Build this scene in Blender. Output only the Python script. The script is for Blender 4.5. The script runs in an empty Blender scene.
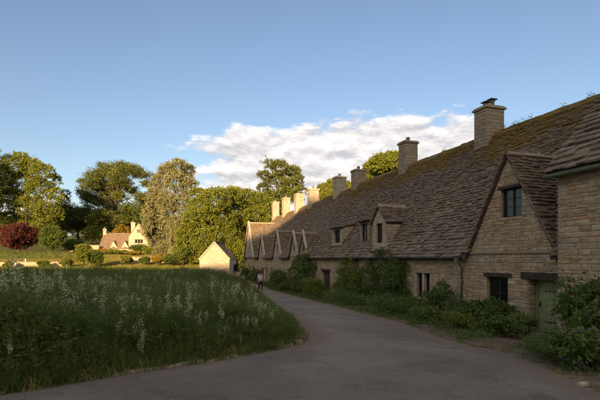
import bpy, math, random
import numpy as np
from mathutils import Vector, Matrix, Quaternion

# ------------------------------------------------------------------ camera, sky, sun, exposure
SC = bpy.context.scene
COL = SC.collection
PHI = math.radians(19.2)            # camera axis is turned this much to the right of the row (+Y)
F, CX, HY = 430.0, 300.0, 259.0     # focal length, centre and horizon in photo pixels (600 x 400)
EYE = 2.6
SP, CP = math.sin(PHI), math.cos(PHI)
SUN_E, SUN_A = math.radians(13.0), math.radians(29.0)   # elevation; light travels 29 deg right of +Y

cam_d = bpy.data.cameras.new('camera'); cam = bpy.data.objects.new('camera', cam_d); COL.objects.link(cam)
cam.location = (0, 0, EYE); cam.rotation_euler = (math.pi/2, 0, -PHI)
cam_d.sensor_width = 36; cam_d.lens = 36*F/600; cam_d.shift_y = (HY-200)/600
cam_d.clip_start = 0.1; cam_d.clip_end = 3000
SC.camera = cam

SC.view_settings.view_transform = 'Standard'; SC.view_settings.look = 'None'
SC.view_settings.exposure = 1.95; SC.view_settings.gamma = 1; SC.view_settings.use_curve_mapping = False
SC.cycles.max_bounces = 5; SC.cycles.transmission_bounces = 2; SC.cycles.glossy_bounces = 2; SC.cycles.use_adaptive_sampling = True; SC.cycles.adaptive_threshold = .02; SC.cycles.diffuse_bounces = 3; SC.cycles.transparent_max_bounces = 4

W = bpy.data.worlds.new('World'); SC.world = W; W.use_nodes = True
W.cycles.sampling_method = 'MANUAL'; W.cycles.sample_map_resolution = 512
def build_world():
    nt = W.node_tree; nt.nodes.clear(); N = nt.nodes.new; L = nt.links.new
    out = N('ShaderNodeOutputWorld'); bg = N('ShaderNodeBackground'); L(bg.outputs[0], out.inputs[0])
    sky = N('ShaderNodeTexSky'); sky.sky_type = 'NISHITA'; sky.sun_disc = False
    sky.sun_elevation = SUN_E; sky.sun_rotation = SUN_A + math.pi
    sky.altitude = 100; sky.air_density = 1.0; sky.dust_density = 1.6; sky.ozone_density = 1.8
    bg.inputs[1].default_value = 0.15
    tc = N('ShaderNodeTexCoord')
    def math_(op, a, b=None, c=None, clamp=False):
        m = N('ShaderNodeMath'); m.operation = op; m.use_clamp = clamp
        for i, v in enumerate((a, b, c)):
            if v is None: continue
            if isinstance(v, (int, float)): m.inputs[i].default_value = v
            else: L(v, m.inputs[i])
        return m.outputs[0]
    def vmath(op, a, b):
        m = N('ShaderNodeVectorMath'); m.operation = op
        for i, v in enumerate((a, b)):
            if isinstance(v, (tuple, list)): m.inputs[i].default_value = v
            else: L(v, m.inputs[i])
        return m
    d = tc.outputs['Generated']
    sep = N('ShaderNodeSeparateXYZ'); L(d, sep.inputs[0])
    elev = math_('ARCSINE', sep.outputs[2])
    az = math_('ARCTAN2', sep.outputs[0], sep.outputs[1])
    # cloud banks low round the sky, plus high unseen ones added for fill light: centre azimuth, elevation, half sizes (radians)
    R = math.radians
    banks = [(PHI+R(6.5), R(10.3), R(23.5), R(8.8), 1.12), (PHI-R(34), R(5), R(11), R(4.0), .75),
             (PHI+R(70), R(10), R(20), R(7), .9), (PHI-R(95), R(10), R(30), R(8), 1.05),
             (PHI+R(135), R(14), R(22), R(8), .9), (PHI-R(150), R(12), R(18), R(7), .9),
             (PHI+R(98), R(38), R(36), R(15), 1.1), (PHI-R(100), R(40), R(36), R(16), 1.1), (PHI+R(180), R(40), R(60), R(18), 1.15), (PHI, R(80), R(200), R(16), 1.0)]  # high banks beside, behind and overhead: out of view, added to brighten the shade
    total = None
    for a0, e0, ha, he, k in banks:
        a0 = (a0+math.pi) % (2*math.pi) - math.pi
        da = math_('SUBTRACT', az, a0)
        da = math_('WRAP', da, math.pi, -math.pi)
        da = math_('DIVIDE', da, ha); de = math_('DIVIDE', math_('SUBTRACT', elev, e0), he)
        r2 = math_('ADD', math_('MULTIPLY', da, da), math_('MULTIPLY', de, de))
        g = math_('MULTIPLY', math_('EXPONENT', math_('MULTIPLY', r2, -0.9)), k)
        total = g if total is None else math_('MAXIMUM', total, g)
    def dens(off):
        v = vmath('MULTIPLY', vmath('ADD', d, off).outputs[0], (1, 1, 2.6)).outputs[0]
        n = N('ShaderNodeTexNoise'); n.inputs['Scale'].default_value = 13; n.inputs['Detail'].default_value = 7
        n.inputs['Roughness'].default_value = .6; n.inputs['Distortion'].default_value = .15
        L(v, n.inputs['Vector'])
        n2 = N('ShaderNodeTexNoise'); n2.inputs['Scale'].default_value = 5; n2.inputs['Detail'].default_value = 2
        L(v, n2.inputs['Vector'])
        s = math_('ADD', math_('MULTIPLY', n.outputs[0], .72), math_('MULTIPLY', n2.outputs[0], .45))
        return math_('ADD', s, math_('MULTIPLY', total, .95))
    d0 = dens((0, 0, 0)); d1 = dens((-0.006*math.sin(SUN_A), -0.006*math.cos(SUN_A), 0.012))
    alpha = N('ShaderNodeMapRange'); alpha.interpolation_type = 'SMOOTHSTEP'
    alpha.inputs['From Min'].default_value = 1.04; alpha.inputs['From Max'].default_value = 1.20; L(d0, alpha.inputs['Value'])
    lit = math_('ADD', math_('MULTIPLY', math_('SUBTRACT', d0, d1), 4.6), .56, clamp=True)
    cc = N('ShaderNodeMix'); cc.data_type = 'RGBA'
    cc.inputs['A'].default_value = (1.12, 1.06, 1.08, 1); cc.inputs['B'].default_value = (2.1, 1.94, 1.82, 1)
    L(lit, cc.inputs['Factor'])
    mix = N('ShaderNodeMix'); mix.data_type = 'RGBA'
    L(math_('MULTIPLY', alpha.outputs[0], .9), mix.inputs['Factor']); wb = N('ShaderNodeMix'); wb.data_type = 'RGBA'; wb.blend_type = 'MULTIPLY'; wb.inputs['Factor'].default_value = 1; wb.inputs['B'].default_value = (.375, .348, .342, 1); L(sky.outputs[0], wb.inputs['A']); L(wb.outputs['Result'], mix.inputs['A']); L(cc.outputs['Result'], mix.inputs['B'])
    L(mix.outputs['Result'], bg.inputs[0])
build_world()

sun_d = bpy.data.lights.new('sun', 'SUN'); sun_d.energy = 3.2; sun_d.angle = math.radians(.5); sun_d.color = (1, .68, .36)
sun = bpy.data.objects.new('sun', sun_d); COL.objects.link(sun)
LDIR = Vector((math.sin(SUN_A)*math.cos(SUN_E), math.cos(SUN_A)*math.cos(SUN_E), -math.sin(SUN_E)))
sun.rotation_euler = LDIR.to_track_quat('-Z', 'Y').to_euler(); sun.location = (-20, -40, 60)

# ------------------------------------------------------------------ layout: terrain and pixels to places
def sstep(x, a, b):
    t = np.clip((np.asarray(x, float)-a)/(b-a), 0, 1); return t*t*(3-2*t)
PD = [-60, 0, 5, 9, 14, 20, 30, 40, 50, 60, 75, 82, 95, 130, 160, 220, 300, 420, 800]
PZ = [1.0, 1.0, .95, .75, .45, .2, -.1, -.3, -.25, 0, .2, 1.1, 2.3, 4.6, 7, 13, 19, 23, 26]
def gz(X, Y):
    X = np.asarray(X, float); Y = np.asarray(Y, float)
    d = X*SP+Y*CP; l = X*CP-Y*SP
    z = np.interp(d, PD, PZ)
    w = 1-sstep(d, 15, 28)
    z = z-.055*np.clip(l-1.5, 0, 8.5)*w
    p = X*math.sin(SUN_A)+Y*math.cos(SUN_A)
    z = z+34*(1-sstep(p, -114, -14))
    z = z+5*sstep(X, 22, 50)*(1-sstep(d, 70, 120))
    return z
def g(X, Y): return float(gz(X, Y))
def at(x, y, d):                       # photo pixel at depth d
    l = (x-CX)/F*d
    return Vector((d*SP+l*CP, d*CP-l*SP, EYE+(HY-y)/F*d))
def xy(x, d): v = at(x, HY, d); return v.x, v.y
def ground(x, y):                      # photo pixel on the ground
    d = 3.0
    while d < 200:
        v = at(x, y, d)
        if v.z <= g(v.x, v.y): break
        d += .02
    return v
WX = 12.3
def wy(x, X=WX):                       # where the row's wall plane is met by the photo column x
    return X/math.tan(math.atan((x-CX)/F)+PHI)
def zpx(y, X, Y): return EYE+(HY-y)/F*(X*SP+Y*CP)

# ------------------------------------------------------------------ mesh helpers
rng = np.random.default_rng(7); random.seed(7)
def root_loc(p):
    v = Vector((0, 0, 0))
    while p is not None: v += p.location; p = p.parent
    return v
def tags(o, label=None, cat=None, group=None, kind=None):
    for k, v in (('label', label), ('category', cat), ('group', group), ('kind', kind)):
        if v: o[k] = v
    return o
def thing(name, label, cat, loc, group=None):
    o = bpy.data.objects.new(name, None); COL.objects.link(o); o.location = loc; o.empty_display_size = .3
    return tags(o, label, cat, group)
def mesh(name, V, Fc, mats, smooth=False, midx=None):
    V = np.asarray(V, np.float32); me = bpy.data.meshes.new(name)
    if isinstance(Fc, np.ndarray):
        n, k = Fc.shape
        me.vertices.add(len(V)); me.vertices.foreach_set('co', V.ravel())
        me.loops.add(n*k); me.loops.foreach_set('vertex_index', Fc.astype(np.int32).ravel())
        me.polygons.add(n); me.polygons.foreach_set('loop_start', np.arange(0, n*k, k, dtype=np.int32))
        me.update(calc_edges=True)
    else:
        me.from_pydata(V.tolist(), [], Fc)
    for m in (mats if isinstance(mats, (list, tuple)) else [mats]): me.materials.append(m)
    if midx is not None: me.polygons.foreach_set('material_index', np.asarray(midx, np.int32))
    if smooth: me.polygons.foreach_set('use_smooth', np.ones(len(me.polygons), bool))
    me.update(); return me
def obj(name, V, Fc, mats, parent=None, smooth=False, kind=None, midx=None):
    off = root_loc(parent)
    me = mesh(name, np.asarray(V, float)-np.array(off), Fc, mats, smooth, midx)
    o = bpy.data.objects.new(name, me); COL.objects.link(o); o.parent = parent
    if kind: o['kind'] = kind
    return o
class MB:
    def __init__(s): s.v = []; s.f = []
    def add(s, V, Fc):
        n = len(s.v); s.v.extend([tuple(p) for p in V]); s.f.extend([tuple(i+n for i in f) for f in Fc]); return s
    def hexa(s, P):                    # 8 points: bottom ring, top ring
        return s.add(P, [(3, 2, 1, 0), (4, 5, 6, 7), (0, 1, 5, 4), (1, 2, 6, 5), (2, 3, 7, 6), (3, 0, 4, 7)])
    def box(s, a, b):
        (x0, y0, z0), (x1, y1, z1) = a, b
        return s.hexa([(x0, y0, z0), (x1, y0, z0), (x1, y1, z0), (x0, y1, z0), (x0, y0, z1), (x1, y0, z1), (x1, y1, z1), (x0, y1, z1)])
    def fbox(s, Fr, a0, a1, z0, z1, n0, n1):     # box in a wall frame
        P = [Fr.p(a, z, n) for z in (z0, z1) for a, n in ((a0, n1), (a1, n1), (a1, n0), (a0, n0))]
        return s.hexa(P)
    def tube(s, pts, rad, k=6, cap=True):
        pts = [Vector(p) for p in pts]; V = []; Fc = []
        for i, p in enumerate(pts):
            t = (pts[min(i+1, len(pts)-1)]-pts[max(i-1, 0)]).normalized()
            q = t.to_track_quat('Z', 'Y'); r = rad[i] if hasattr(rad, '__len__') else rad
            for j in range(k):
                a = 2*math.pi*j/k; V.append(p+q @ Vector((r*math.cos(a), r*math.sin(a), 0)))
        for i in range(len(pts)-1):
            for j in range(k):
                Fc.append((i*k+j, i*k+(j+1) % k, (i+1)*k+(j+1) % k, (i+1)*k+j))
        if cap: Fc += [tuple(range(k-1, -1, -1)), tuple(range((len(pts)-1)*k, len(pts)*k))]
        return s.add(V, Fc)
    def lathe(s, c, prof, k=10):
        V = []; Fc = []
        for r, z in prof:
            for j in range(k):
                a = 2*math.pi*j/k; V.append((c[0]+r*math.cos(a), c[1]+r*math.sin(a), c[2]+z))
        for i in range(len(prof)-1):
            for j in range(k): Fc.append((i*k+j, i*k+(j+1) % k, (i+1)*k+(j+1) % k, (i+1)*k+j))
        Fc += [tuple(range(k-1, -1, -1)), tuple(range((len(prof)-1)*k, len(prof)*k))]
        return s.add(V, Fc)
    def obj(s, name, mat, parent=None, smooth=False, kind=None): return obj(name, s.v, s.f, mat, parent, smooth, kind)
class Frame:                           # a vertical wall plane: a along U, z up, n outwards
    def __init__(s, O, U): s.O = Vector(O); s.U = Vector(U).normalized(); s.N = Vector((s.U.y, -s.U.x, 0))
    def p(s, a, z, n=0): return s.O+s.U*a+s.N*n+Vector((0, 0, z))

# ------------------------------------------------------------------ materials
def mat(name, build, rough=.9, spec=.3):
    m = bpy.data.materials.new(name); m.use_nodes = True; nt = m.node_tree; nt.nodes.clear()
    out = nt.nodes.new('ShaderNodeOutputMaterial'); b = nt.nodes.new('ShaderNodeBsdfPrincipled')
    b.inputs['Roughness'].default_value = rough; b.inputs['Specular IOR Level'].default_value = spec
    nt.links.new(b.outputs[0], out.inputs[0])
    build(NT(nt), b, out); return m
class NT:
    def __init__(s, nt): s.nt = nt; s.L = nt.links.new
    def n(s, t, **kw):
        o = s.nt.nodes.new('ShaderNode'+t)
        for k, v in kw.items(): setattr(o, k, v)
        return o
    def set(s, sock, v):
        if isinstance(v, bpy.types.NodeSocket): s.L(v, sock)
        else: sock.default_value = v
    def pos(s): return s.n('NewGeometry').outputs['Position']
    def noise(s, scale, detail=4, rough=.55, vec=None, dist=0):
        o = s.n('TexNoise'); s.L(vec or s.pos(), o.inputs['Vector']); o.inputs['Scale'].default_value = scale
        o.inputs['Detail'].default_value = detail; o.inputs['Roughness'].default_value = rough; o.inputs['Distortion'].default_value = dist
        return o.outputs[0]
    def vor(s, scale, vec=None, feature='F1'):
        o = s.n('TexVoronoi', feature=feature); s.L(vec or s.pos(), o.inputs['Vector']); o.inputs['Scale'].default_value = scale
        return o.outputs[0]
    def m(s, op, a, b=0, clamp=False):
        o = s.n('Math', operation=op, use_clamp=clamp); s.set(o.inputs[0], a); s.set(o.inputs[1], b); return o.outputs[0]
    def ramp(s, v, a, b, lo=0, hi=1):
        o = s.n('MapRange', interpolation_type='SMOOTHSTEP'); s.set(o.inputs['Value'], v)
        for k, x in (('From Min', a), ('From Max', b), ('To Min', lo), ('To Max', hi)): o.inputs[k].default_value = x
        return o.outputs[0]
    def mix(s, f, a, b, blend='MIX'):
        o = s.n('Mix', data_type='RGBA', blend_type=blend); s.set(o.inputs['Factor'], f)
        for k, c in (('A', a), ('B', b)):
            if isinstance(c, tuple): o.inputs[k].default_value = (*c, 1)
            else: s.L(c, o.inputs[k])
        return o.outputs['Result']
    def rnd(s):
        a = s.n('ObjectInfo').outputs['Random']; b = s.n('NewGeometry').outputs['Random Per Island']
        return s.m('FRACT', s.m('ADD', s.m('MULTIPLY', a, 7.31), b))
    def pal(s, v, cols):
        o = s.n('ValToRGB'); s.set(o.inputs[0], v); e = o.color_ramp.elements
        while len(e) < len(cols): e.new(.5)
        for i, c in enumerate(cols): e[i].position = i/(len(cols)-1); e[i].color = (*c, 1)
        return o.outputs[0]
    def bump(s, b, h, strength=.5, dist=.02):
        o = s.n('Bump'); s.set(o.inputs['Height'], h); o.inputs['Strength'].default_value = strength; o.inputs['Distance'].default_value = dist
        s.L(o.outputs[0], b.inputs['Normal'])

def m_stone(cols, lich=.55):
    def f(t, b, o):
        c = t.pal(t.rnd(), cols)
        c = t.mix(t.ramp(t.noise(5, 5), .42, .68), c, t.mix(.45, c, (.20, .155, .11)))
        c = t.mix(t.ramp(t.noise(.9, 5, .6), .48, .68, 0, lich), c, (.29, .25, .195))
        c = t.mix(t.ramp(t.noise(28, 3), .60, .72, 0, .45), c, (.46, .43, .35))
        t.L(c, b.inputs['Base Color']); t.bump(b, t.noise(22, 6, .65), .7, .02)
    return f
STONE = mat('cotswold_stone', m_stone([(.42, .305, .175), (.52, .405, .25), (.30, .225, .14), (.51, .375, .21), (.45, .35, .225), (.44, .285, .14), (.37, .30, .205), (.54, .43, .28)]), .95, .2)
STONE_D = mat('weathered_stone', m_stone([(.31, .24, .155), (.38, .30, .195), (.28, .22, .15)], .8), .95, .2)
STONE_L = mat('pale_stone', m_stone([(.44, .36, .25), (.50, .42, .30), (.40, .33, .24)], .3), .95, .2)
MORTAR = mat('lime_mortar', lambda t, b, o: (t.L(t.mix(t.ramp(t.noise(3, 5), .35, .7), (.46, .355, .225), (.35, .265, .165)), b.inputs['Base Color']), t.bump(b, t.noise(40, 4), .6, .01)), .97, .1)
def m_slate(moss):
    def f(t, b, o):
        r = t.rnd()
        c = t.pal(r, [(.165, .115, .074), (.225, .165, .108), (.105, .075, .05), (.28, .22, .152), (.185, .128, .08), (.215, .165, .115), (.13, .10, .075)])
        c = t.mix(t.ramp(t.noise(1.3, 4), .45, .7, 0, .5), c, (.14, .105, .07))
        c = t.mix(t.ramp(t.noise(9, 5, .6), .60, .70, 0, .75), c, (.27, .25, .215))
        sep = t.n('SeparateXYZ'); t.L(t.pos(), sep.inputs[0])
        h = t.ramp(sep.outputs[2], 5.2, 8.9, 0, .27)
        mm = t.ramp(t.m('ADD', t.m('ADD', t.m('MULTIPLY', t.noise(.6, 3), .62), t.m('MULTIPLY', t.noise(6, 5, .65), .42)), h), .70-moss, .79-moss)
        c = t.mix(t.m('MULTIPLY', mm, .85), c, t.mix(t.noise(5, 3), (.14, .105, .018), (.30, .175, .035)))
        t.L(c, b.inputs['Base Color'])
        t.bump(b, t.m('ADD', t.noise(18, 6, .65), t.m('MULTIPLY', t.m('MULTIPLY', mm, t.noise(60, 2)), 1.5)), .7, .02)
    return f
SLATE = mat('stone_slate', m_slate(0.0), .92, .25)
SLATE_FAR = mat('far_stone_slate', lambda t, b, o: (t.L(t.mix(t.ramp(t.noise(1.2, 5), .4, .65), t.pal(t.rnd(), [(.17, .12, .09), (.23, .165, .12), (.14, .10, .08)]), (.20, .14, .07)), b.inputs['Base Color']), t.bump(b, t.noise(10, 5), .6, .03)), .92, .2)
DECK = mat('roof_underlay', lambda t, b, o: t.L(t.mix(t.noise(6, 4), (.05, .04, .033), (.09, .07, .055)), b.inputs['Base Color']), .95, .1)
def m_plain(c1, c2, sc=8, bump=.3):
    return lambda t, b, o: (t.L(t.mix(t.ramp(t.noise(sc, 5), .3, .7), c1, c2), b.inputs['Base Color']), t.bump(b, t.noise(sc*3, 5), bump, .01))
OAK = mat('weathered_oak', m_plain((.030, .022, .016), (.075, .055, .04), 12), .85, .2)
FRAME_D = mat('dark_window_frame', m_plain((.022, .018, .015), (.045, .036, .028), 14), .7, .3)
GREEN_P = mat('green_door_paint', m_plain((.20, .235, .105), (.26, .29, .14), 5, .15), .55, .4)
GREEN_G = mat('green_gutter_paint', m_plain((.09, .11, .06), (.16, .17, .10), 6, .2), .5, .4)
IRON = mat('black_iron', m_plain((.012, .012, .012), (.03, .028, .025), 20), .5, .5)
GLASS = mat('old_glass', lambda t, b, o: (t.L(t.mix(t.rnd(), (.006, .007, .008), (.022, .020, .018)), b.inputs['Base Color']), t.bump(b, t.noise(3, 2), .25, .02)), .08, .6)
CLAY = mat('chimney_pot_clay', m_plain((.16, .13, .11), (.24, .19, .15), 9), .9, .2)
def m_ground(t, b, o):
    c = t.mix(t.ramp(t.noise(.25, 5), .35, .65), (.060, .075, .022), (.105, .10, .030))
    c = t.mix(t.ramp(t.noise(2.5, 5, .65), .5, .7), c, (.11, .085, .045))
    t.L(c, b.inputs['Base Color']); t.bump(b, t.noise(14, 6, .7), .9, .08)
GROUND = mat('meadow_ground', m_ground, .98, .05)
def m_road(t, b, o):
    c = t.mix(t.ramp(t.noise(.35, 5, .6), .38, .64), (.205, .160, .122), (.30, .238, .182))
    c = t.mix(t.ramp(t.noise(1.7, 6, .65, dist=.6), .52, .68, 0, .65), c, (.135, .103, .078))
    a = t.n('Attribute', attribute_name='edge').outputs['Fac']
    dirt = t.ramp(t.m('ADD', a, t.m('MULTIPLY', t.noise(2.2, 5, .65), .75)), .66, 1.02)
    c = t.mix(t.m('MULTIPLY', dirt, .8), c, t.mix(t.noise(6, 4), (.30, .215, .145), (.18, .125, .082)))
    sp = t.ramp(t.vor(48), .12, .3)
    c = t.mix(t.m('MULTIPLY', t.m('SUBTRACT', 1, sp), .35), c, (.24, .22, .195))
    sp2 = t.ramp(t.noise(75, 2), .35, .5)
    c = t.mix(t.m('MULTIPLY', t.m('SUBTRACT', 1, sp2), .5), c, (.05, .045, .04))
    c = t.mix(t.ramp(t.noise(16, 4, .7), .5, .68, 0, .4), c, (.10, .083, .068)); c = t.mix(t.ramp(t.noise(24, 3, .7), .56, .7, 0, .5), c, (.33, .29, .24))
    t.L(c, b.inputs['Base Color']); t.bump(b, t.m('ADD', t.noise(45, 5, .75), t.m('MULTIPLY', t.noise(6, 4), .8)), 1.0, .02)
ROAD = mat('worn_asphalt', m_road, .9, .3)
SOIL = mat('bed_soil', m_plain((.10, .072, .045), (.19, .14, .09), 5, .9), .97, .1)
VERGE = mat('gravel_verge', m_plain((.15, .115, .075), (.23, .185, .125), 9, .9), .97, .1)
BARK = mat('bark', m_plain((.045, .036, .028), (.10, .082, .062), 4, .8), .95, .1)
BARK_L = mat('pale_bark', m_plain((.12, .10, .078), (.2, .17, .13), 4, .8), .95, .1)
def leafmat(name, cols, trans=.32, rough=.55):
    def f(t, b, o):
        v = t.m('FRACT', t.m('ADD', t.n('NewGeometry').outputs['Random Per Island'], t.m('MULTIPLY', t.n('ObjectInfo').outputs['Random'], 3.7)))
        v = t.m('ADD', t.m('MULTIPLY', v, .5), t.m('MULTIPLY', t.ramp(t.noise(.7, 3), .35, .65), .5), True)
        c = t.pal(v, cols); t.L(c, b.inputs['Base Color'])
        tr = t.n('BsdfTranslucent'); t.L(t.mix(.5, c, (.16, .17, .02)), tr.inputs[0])
        mx = t.n('MixShader'); mx.inputs[0].default_value = trans
        t.L(b.outputs[0], mx.inputs[1]); t.L(tr.outputs[0], mx.inputs[2]); t.L(mx.outputs[0], o.inputs[0])
    return mat(name, f, rough, .25)
LEAF_Y = leafmat('yellow_green_leaf', [(.105, .130, .014), (.155, .178, .020), (.21, .222, .030), (.13, .15, .016)])
LEAF_G = leafmat('mid_green_leaf', [(.065, .10, .016), (.095, .135, .022), (.135, .170, .030)])
LEAF_D = leafmat('dark_green_leaf', [(.035, .052, .012), (.055, .072, .014), (.08, .095, .018)], .25)
LEAF_C = leafmat('cedar_needle', [(.065, .080, .016), (.105, .118, .020), (.145, .15, .026)], .2)
LEAF_W = leafmat('willow_leaf', [(.22, .215, .085), (.29, .275, .125), (.16, .16, .055)], .35)
LEAF_R = leafmat('copper_leaf', [(.075, .018, .016), (.12, .030, .022), (.05, .014, .014)], .25)
LEAF_GOLD = leafmat('golden_leaf', [(.24, .17, .015), (.30, .21, .02), (.17, .13, .016)], .35)
LEAF_N = leafmat('garden_leaf', [(.065, .105, .024), (.10, .15, .034), (.15, .19, .045)], .3, .45)
LEAF_B = leafmat('bright_garden_leaf', [(.11, .155, .024), (.155, .20, .034), (.20, .235, .045)], .35, .5)
LEAF_M = leafmat('meadow_leaf', [(.088, .125, .028), (.12, .165, .038), (.17, .205, .048), (.10, .135, .03)], .45, .5)
LEAF_H = leafmat('hedge_leaf', [(.08, .10, .014), (.12, .14, .018), (.16, .17, .022)], .25)
STRAW = leafmat('dry_grass', [(.30, .23, .06), (.38, .29, .09), (.22, .19, .05)], .3)
def petal(name, c, c2): return leafmat(name, [c, c2, c], .35, .6)
P_CREAM = petal('cream_petal', (.50, .47, .25), (.62, .58, .34)); P_WHITE = petal('white_petal', (.70, .68, .62), (.80, .78, .72))
P_PINK = petal('pink_petal', (.50, .16, .14), (.60, .30, .20)); P_PURPLE = petal('purple_petal', (.16, .10, .42), (.26, .16, .5))
P_RED = petal('red_petal', (.42, .04, .03), (.5, .10, .06)); P_YELL = petal('yellow_petal', (.5, .36, .03), (.6, .44, .06))

# ------------------------------------------------------------------ the setting: ground, road, beds
def axis(fine0, fine1, step, lo, hi):
    a = list(np.arange(fine0, fine1+1e-6, step)); s = step
    while a[-1] < hi: s *= 1.18; a.append(a[-1]+s)
    s = step
    while a[0] > lo: s *= 1.18; a.insert(0, a[0]-s)
    return np.array(a)
gx, gy = axis(-14, 20, .5, -700, 700), axis(-4, 62, .5, -260, 1100)
GX, GY = np.meshgrid(gx, gy)
GZ = gz(GX, GY)-.07+.03*np.sin(GX*1.7)*np.cos(GY*1.3)*(np.hypot(GX, GY) > 2)
V = np.stack([GX, GY, GZ], -1).reshape(-1, 3)
I = np.arange(V.shape[0]).reshape(GX.shape)
Q = np.stack([I[:-1, :-1], I[:-1, 1:], I[1:, 1:], I[1:, :-1]], -1).reshape(-1, 4)
tags(obj('ground', V, Q, GROUND, None, True), kind='structure')

le = [ground(x, y) for x, y in ((0, 395), (100, 378), (200, 362), (285, 347), (301, 339), (293, 325), (276, 310), (256, 290))]
lx, ly = [-90, -30, -12, -6.5, -3.6]+[v.x for v in le], [1.4, 3.0, 4.4, 5.2, 5.8]+[v.y for v in le]
o_ = np.argsort(ly); LXY = (np.array(ly)[o_], np.array(lx)[o_])
v_ = ground(243, 279)
LXY = (np.append(LXY[0], [v_.y, 75]), np.append(LXY[1], [v_.x, 11.5]))
ri = [ground(x, y) for x, y in ((598, 391), (560, 377), (533, 363), (522, 356), (470, 346), (440, 338), (400, 322), (365, 314), (330, 305), (280, 292), (262, 286))]
ry = np.array([-14, 0, 3]+[v.y for v in ri]+[75]); rx = np.array([9, 7, 6]+[v.x for v in ri]+[13.6])
o_ = np.argsort(ry); RXY = (ry[o_], rx[o_])
def road_l(Y): return np.interp(Y, *LXY)
def road_r(Y): return np.interp(Y, *RXY)
yy = np.concatenate([np.arange(-14, 2, 1.0), np.arange(2, 60, .3), np.arange(60, 75, 1)])
V = []; E = []; NC = 36
for Y in yy:
    xl, xr = max(road_l(Y), -60), road_r(Y)+.25
    for k in range(NC+1):
        t = k/NC; wob = .07*math.sin(Y*3.1)+.05*math.sin(Y*7.7+1)
        X = xl+(xr-xl)*t+wob*(abs(t-.5) > .49)
        V.append((X, Y, 0)); E.append(max(0, 1-min(X-xl, xr-X)/1.5))
V = np.array(V); V[:, 2] = gz(V[:, 0], V[:, 1])+.012+.012*np.sin(V[:, 0]*.9)*np.sin(V[:, 1]*.7)
V[:, 2] -= .03*np.array(E)**6
I = np.arange(len(V)).reshape(len(yy), NC+1)
Q = np.stack([I[:-1, :-1], I[:-1, 1:], I[1:, 1:], I[1:, :-1]], -1).reshape(-1, 4)
road = tags(obj('road', V, Q, ROAD, None, True), kind='structure')
at_ = road.data.attributes.new('edge', 'FLOAT', 'POINT'); at_.data.foreach_set('value', np.array(E, np.float32))
# soil of the beds between road and cottages
yb = np.arange(2.5, 60, .5); V = []
for Y in yb:
    for k in range(7):
        X = road_r(Y)+(-.02, .07, .35, .9, 1.4, 2., WX+.4-road_r(Y))[k] if road_r(Y) < WX-2 else road_r(Y)-.02+(WX+.4-road_r(Y))*k/6; V.append((X, Y, g(X, Y)+(-.05, .0, .03, .05, .06, .05, .03)[k]))
I = np.arange(len(V)).reshape(len(yb), 7)
tags(obj('flower_bed_soil', V, np.stack([I[:-1, :-1], I[:-1, 1:], I[1:, 1:], I[1:, :-1]], -1).reshape(-1, 4), SOIL, None, True), kind='structure')

# ------------------------------------------------------------------ stones, slates, walls
def stone_variant(k):
    r = np.random.default_rng(100+k); n = 4; V = []; Fc = []
    for (s, yv) in ((1.0, .5), (1.0, -.34)):       # local y = -N (inwards)
        V += [(-.5*s, yv, -.5*s), (.5*s, yv, -.5*s), (.5*s, yv, .5*s), (-.5*s, yv, .5*s)]
    Fc += [(0, 1, 5, 4)[::-1], (1, 2, 6, 5)[::-1], (2, 3, 7, 6)[::-1], (3, 0, 4, 7)[::-1]]
    ix, iz = (-.43, 0, .43), (-.38, 0, .38); b = len(V)
    for j in range(3):
        for i in range(3):
            y = -.5+r.uniform(-.06, .08)+(.06 if (i != 1 and j != 1) else 0)
            V.append((ix[i]+r.uniform(-.05, .05)*(i != 1 or 1), y, iz[j]+r.uniform(-.06, .06)))
    gi = lambda i, j: b+j*3+i
    for j in range(2):
        for i in range(2): Fc.append((gi(i, j), gi(i+1, j), gi(i+1, j+1), gi(i, j+1)))
    Fc += [(4, 5, gi(2, 0), gi(1, 0), gi(0, 0)), (5, 6, gi(2, 2), gi(2, 1), gi(2, 0)), (6, 7, gi(0, 2), gi(1, 2), gi(2, 2)), (7, 4, gi(0, 0), gi(0, 1), gi(0, 2))]
    return np.array(V), Fc
SV = [stone_variant(k) for k in range(8)]
_sm = {}
def stone_mesh(k, m):
    if (k, m.name) not in _sm: _sm[(k, m.name)] = mesh('stone', SV[k][0], SV[k][1], m)
    return _sm[(k, m.name)]
def clip(poly, nx, nz, c):             # keep nx*a+nz*z <= c
    out = []
    for i in range(len(poly)):
        p, q = poly[i], poly[(i+1) % len(poly)]; dp, dq = nx*p[0]+nz*p[1]-c, nx*q[0]+nz*q[1]-c
        if dp <= 1e-9: out.append(p)
        if dp*dq < -1e-12:
            t = dp/(dp-dq); out.append((p[0]+(q[0]-p[0])*t, p[1]+(q[1]-p[1])*t))
    return out
def span(poly, z):
    xs = []
    for i in range(len(poly)):
        p, q = poly[i], poly[(i+1) % len(poly)]
        if (p[1]-z)*(q[1]-z) <= 0 and abs(p[1]-q[1]) > 1e-9:
            xs.append(p[0]+(q[0]-p[0])*(z-p[1])/(q[1]-p[1]))
    return (min(xs), max(xs)) if len(xs) >= 2 else None
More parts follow.
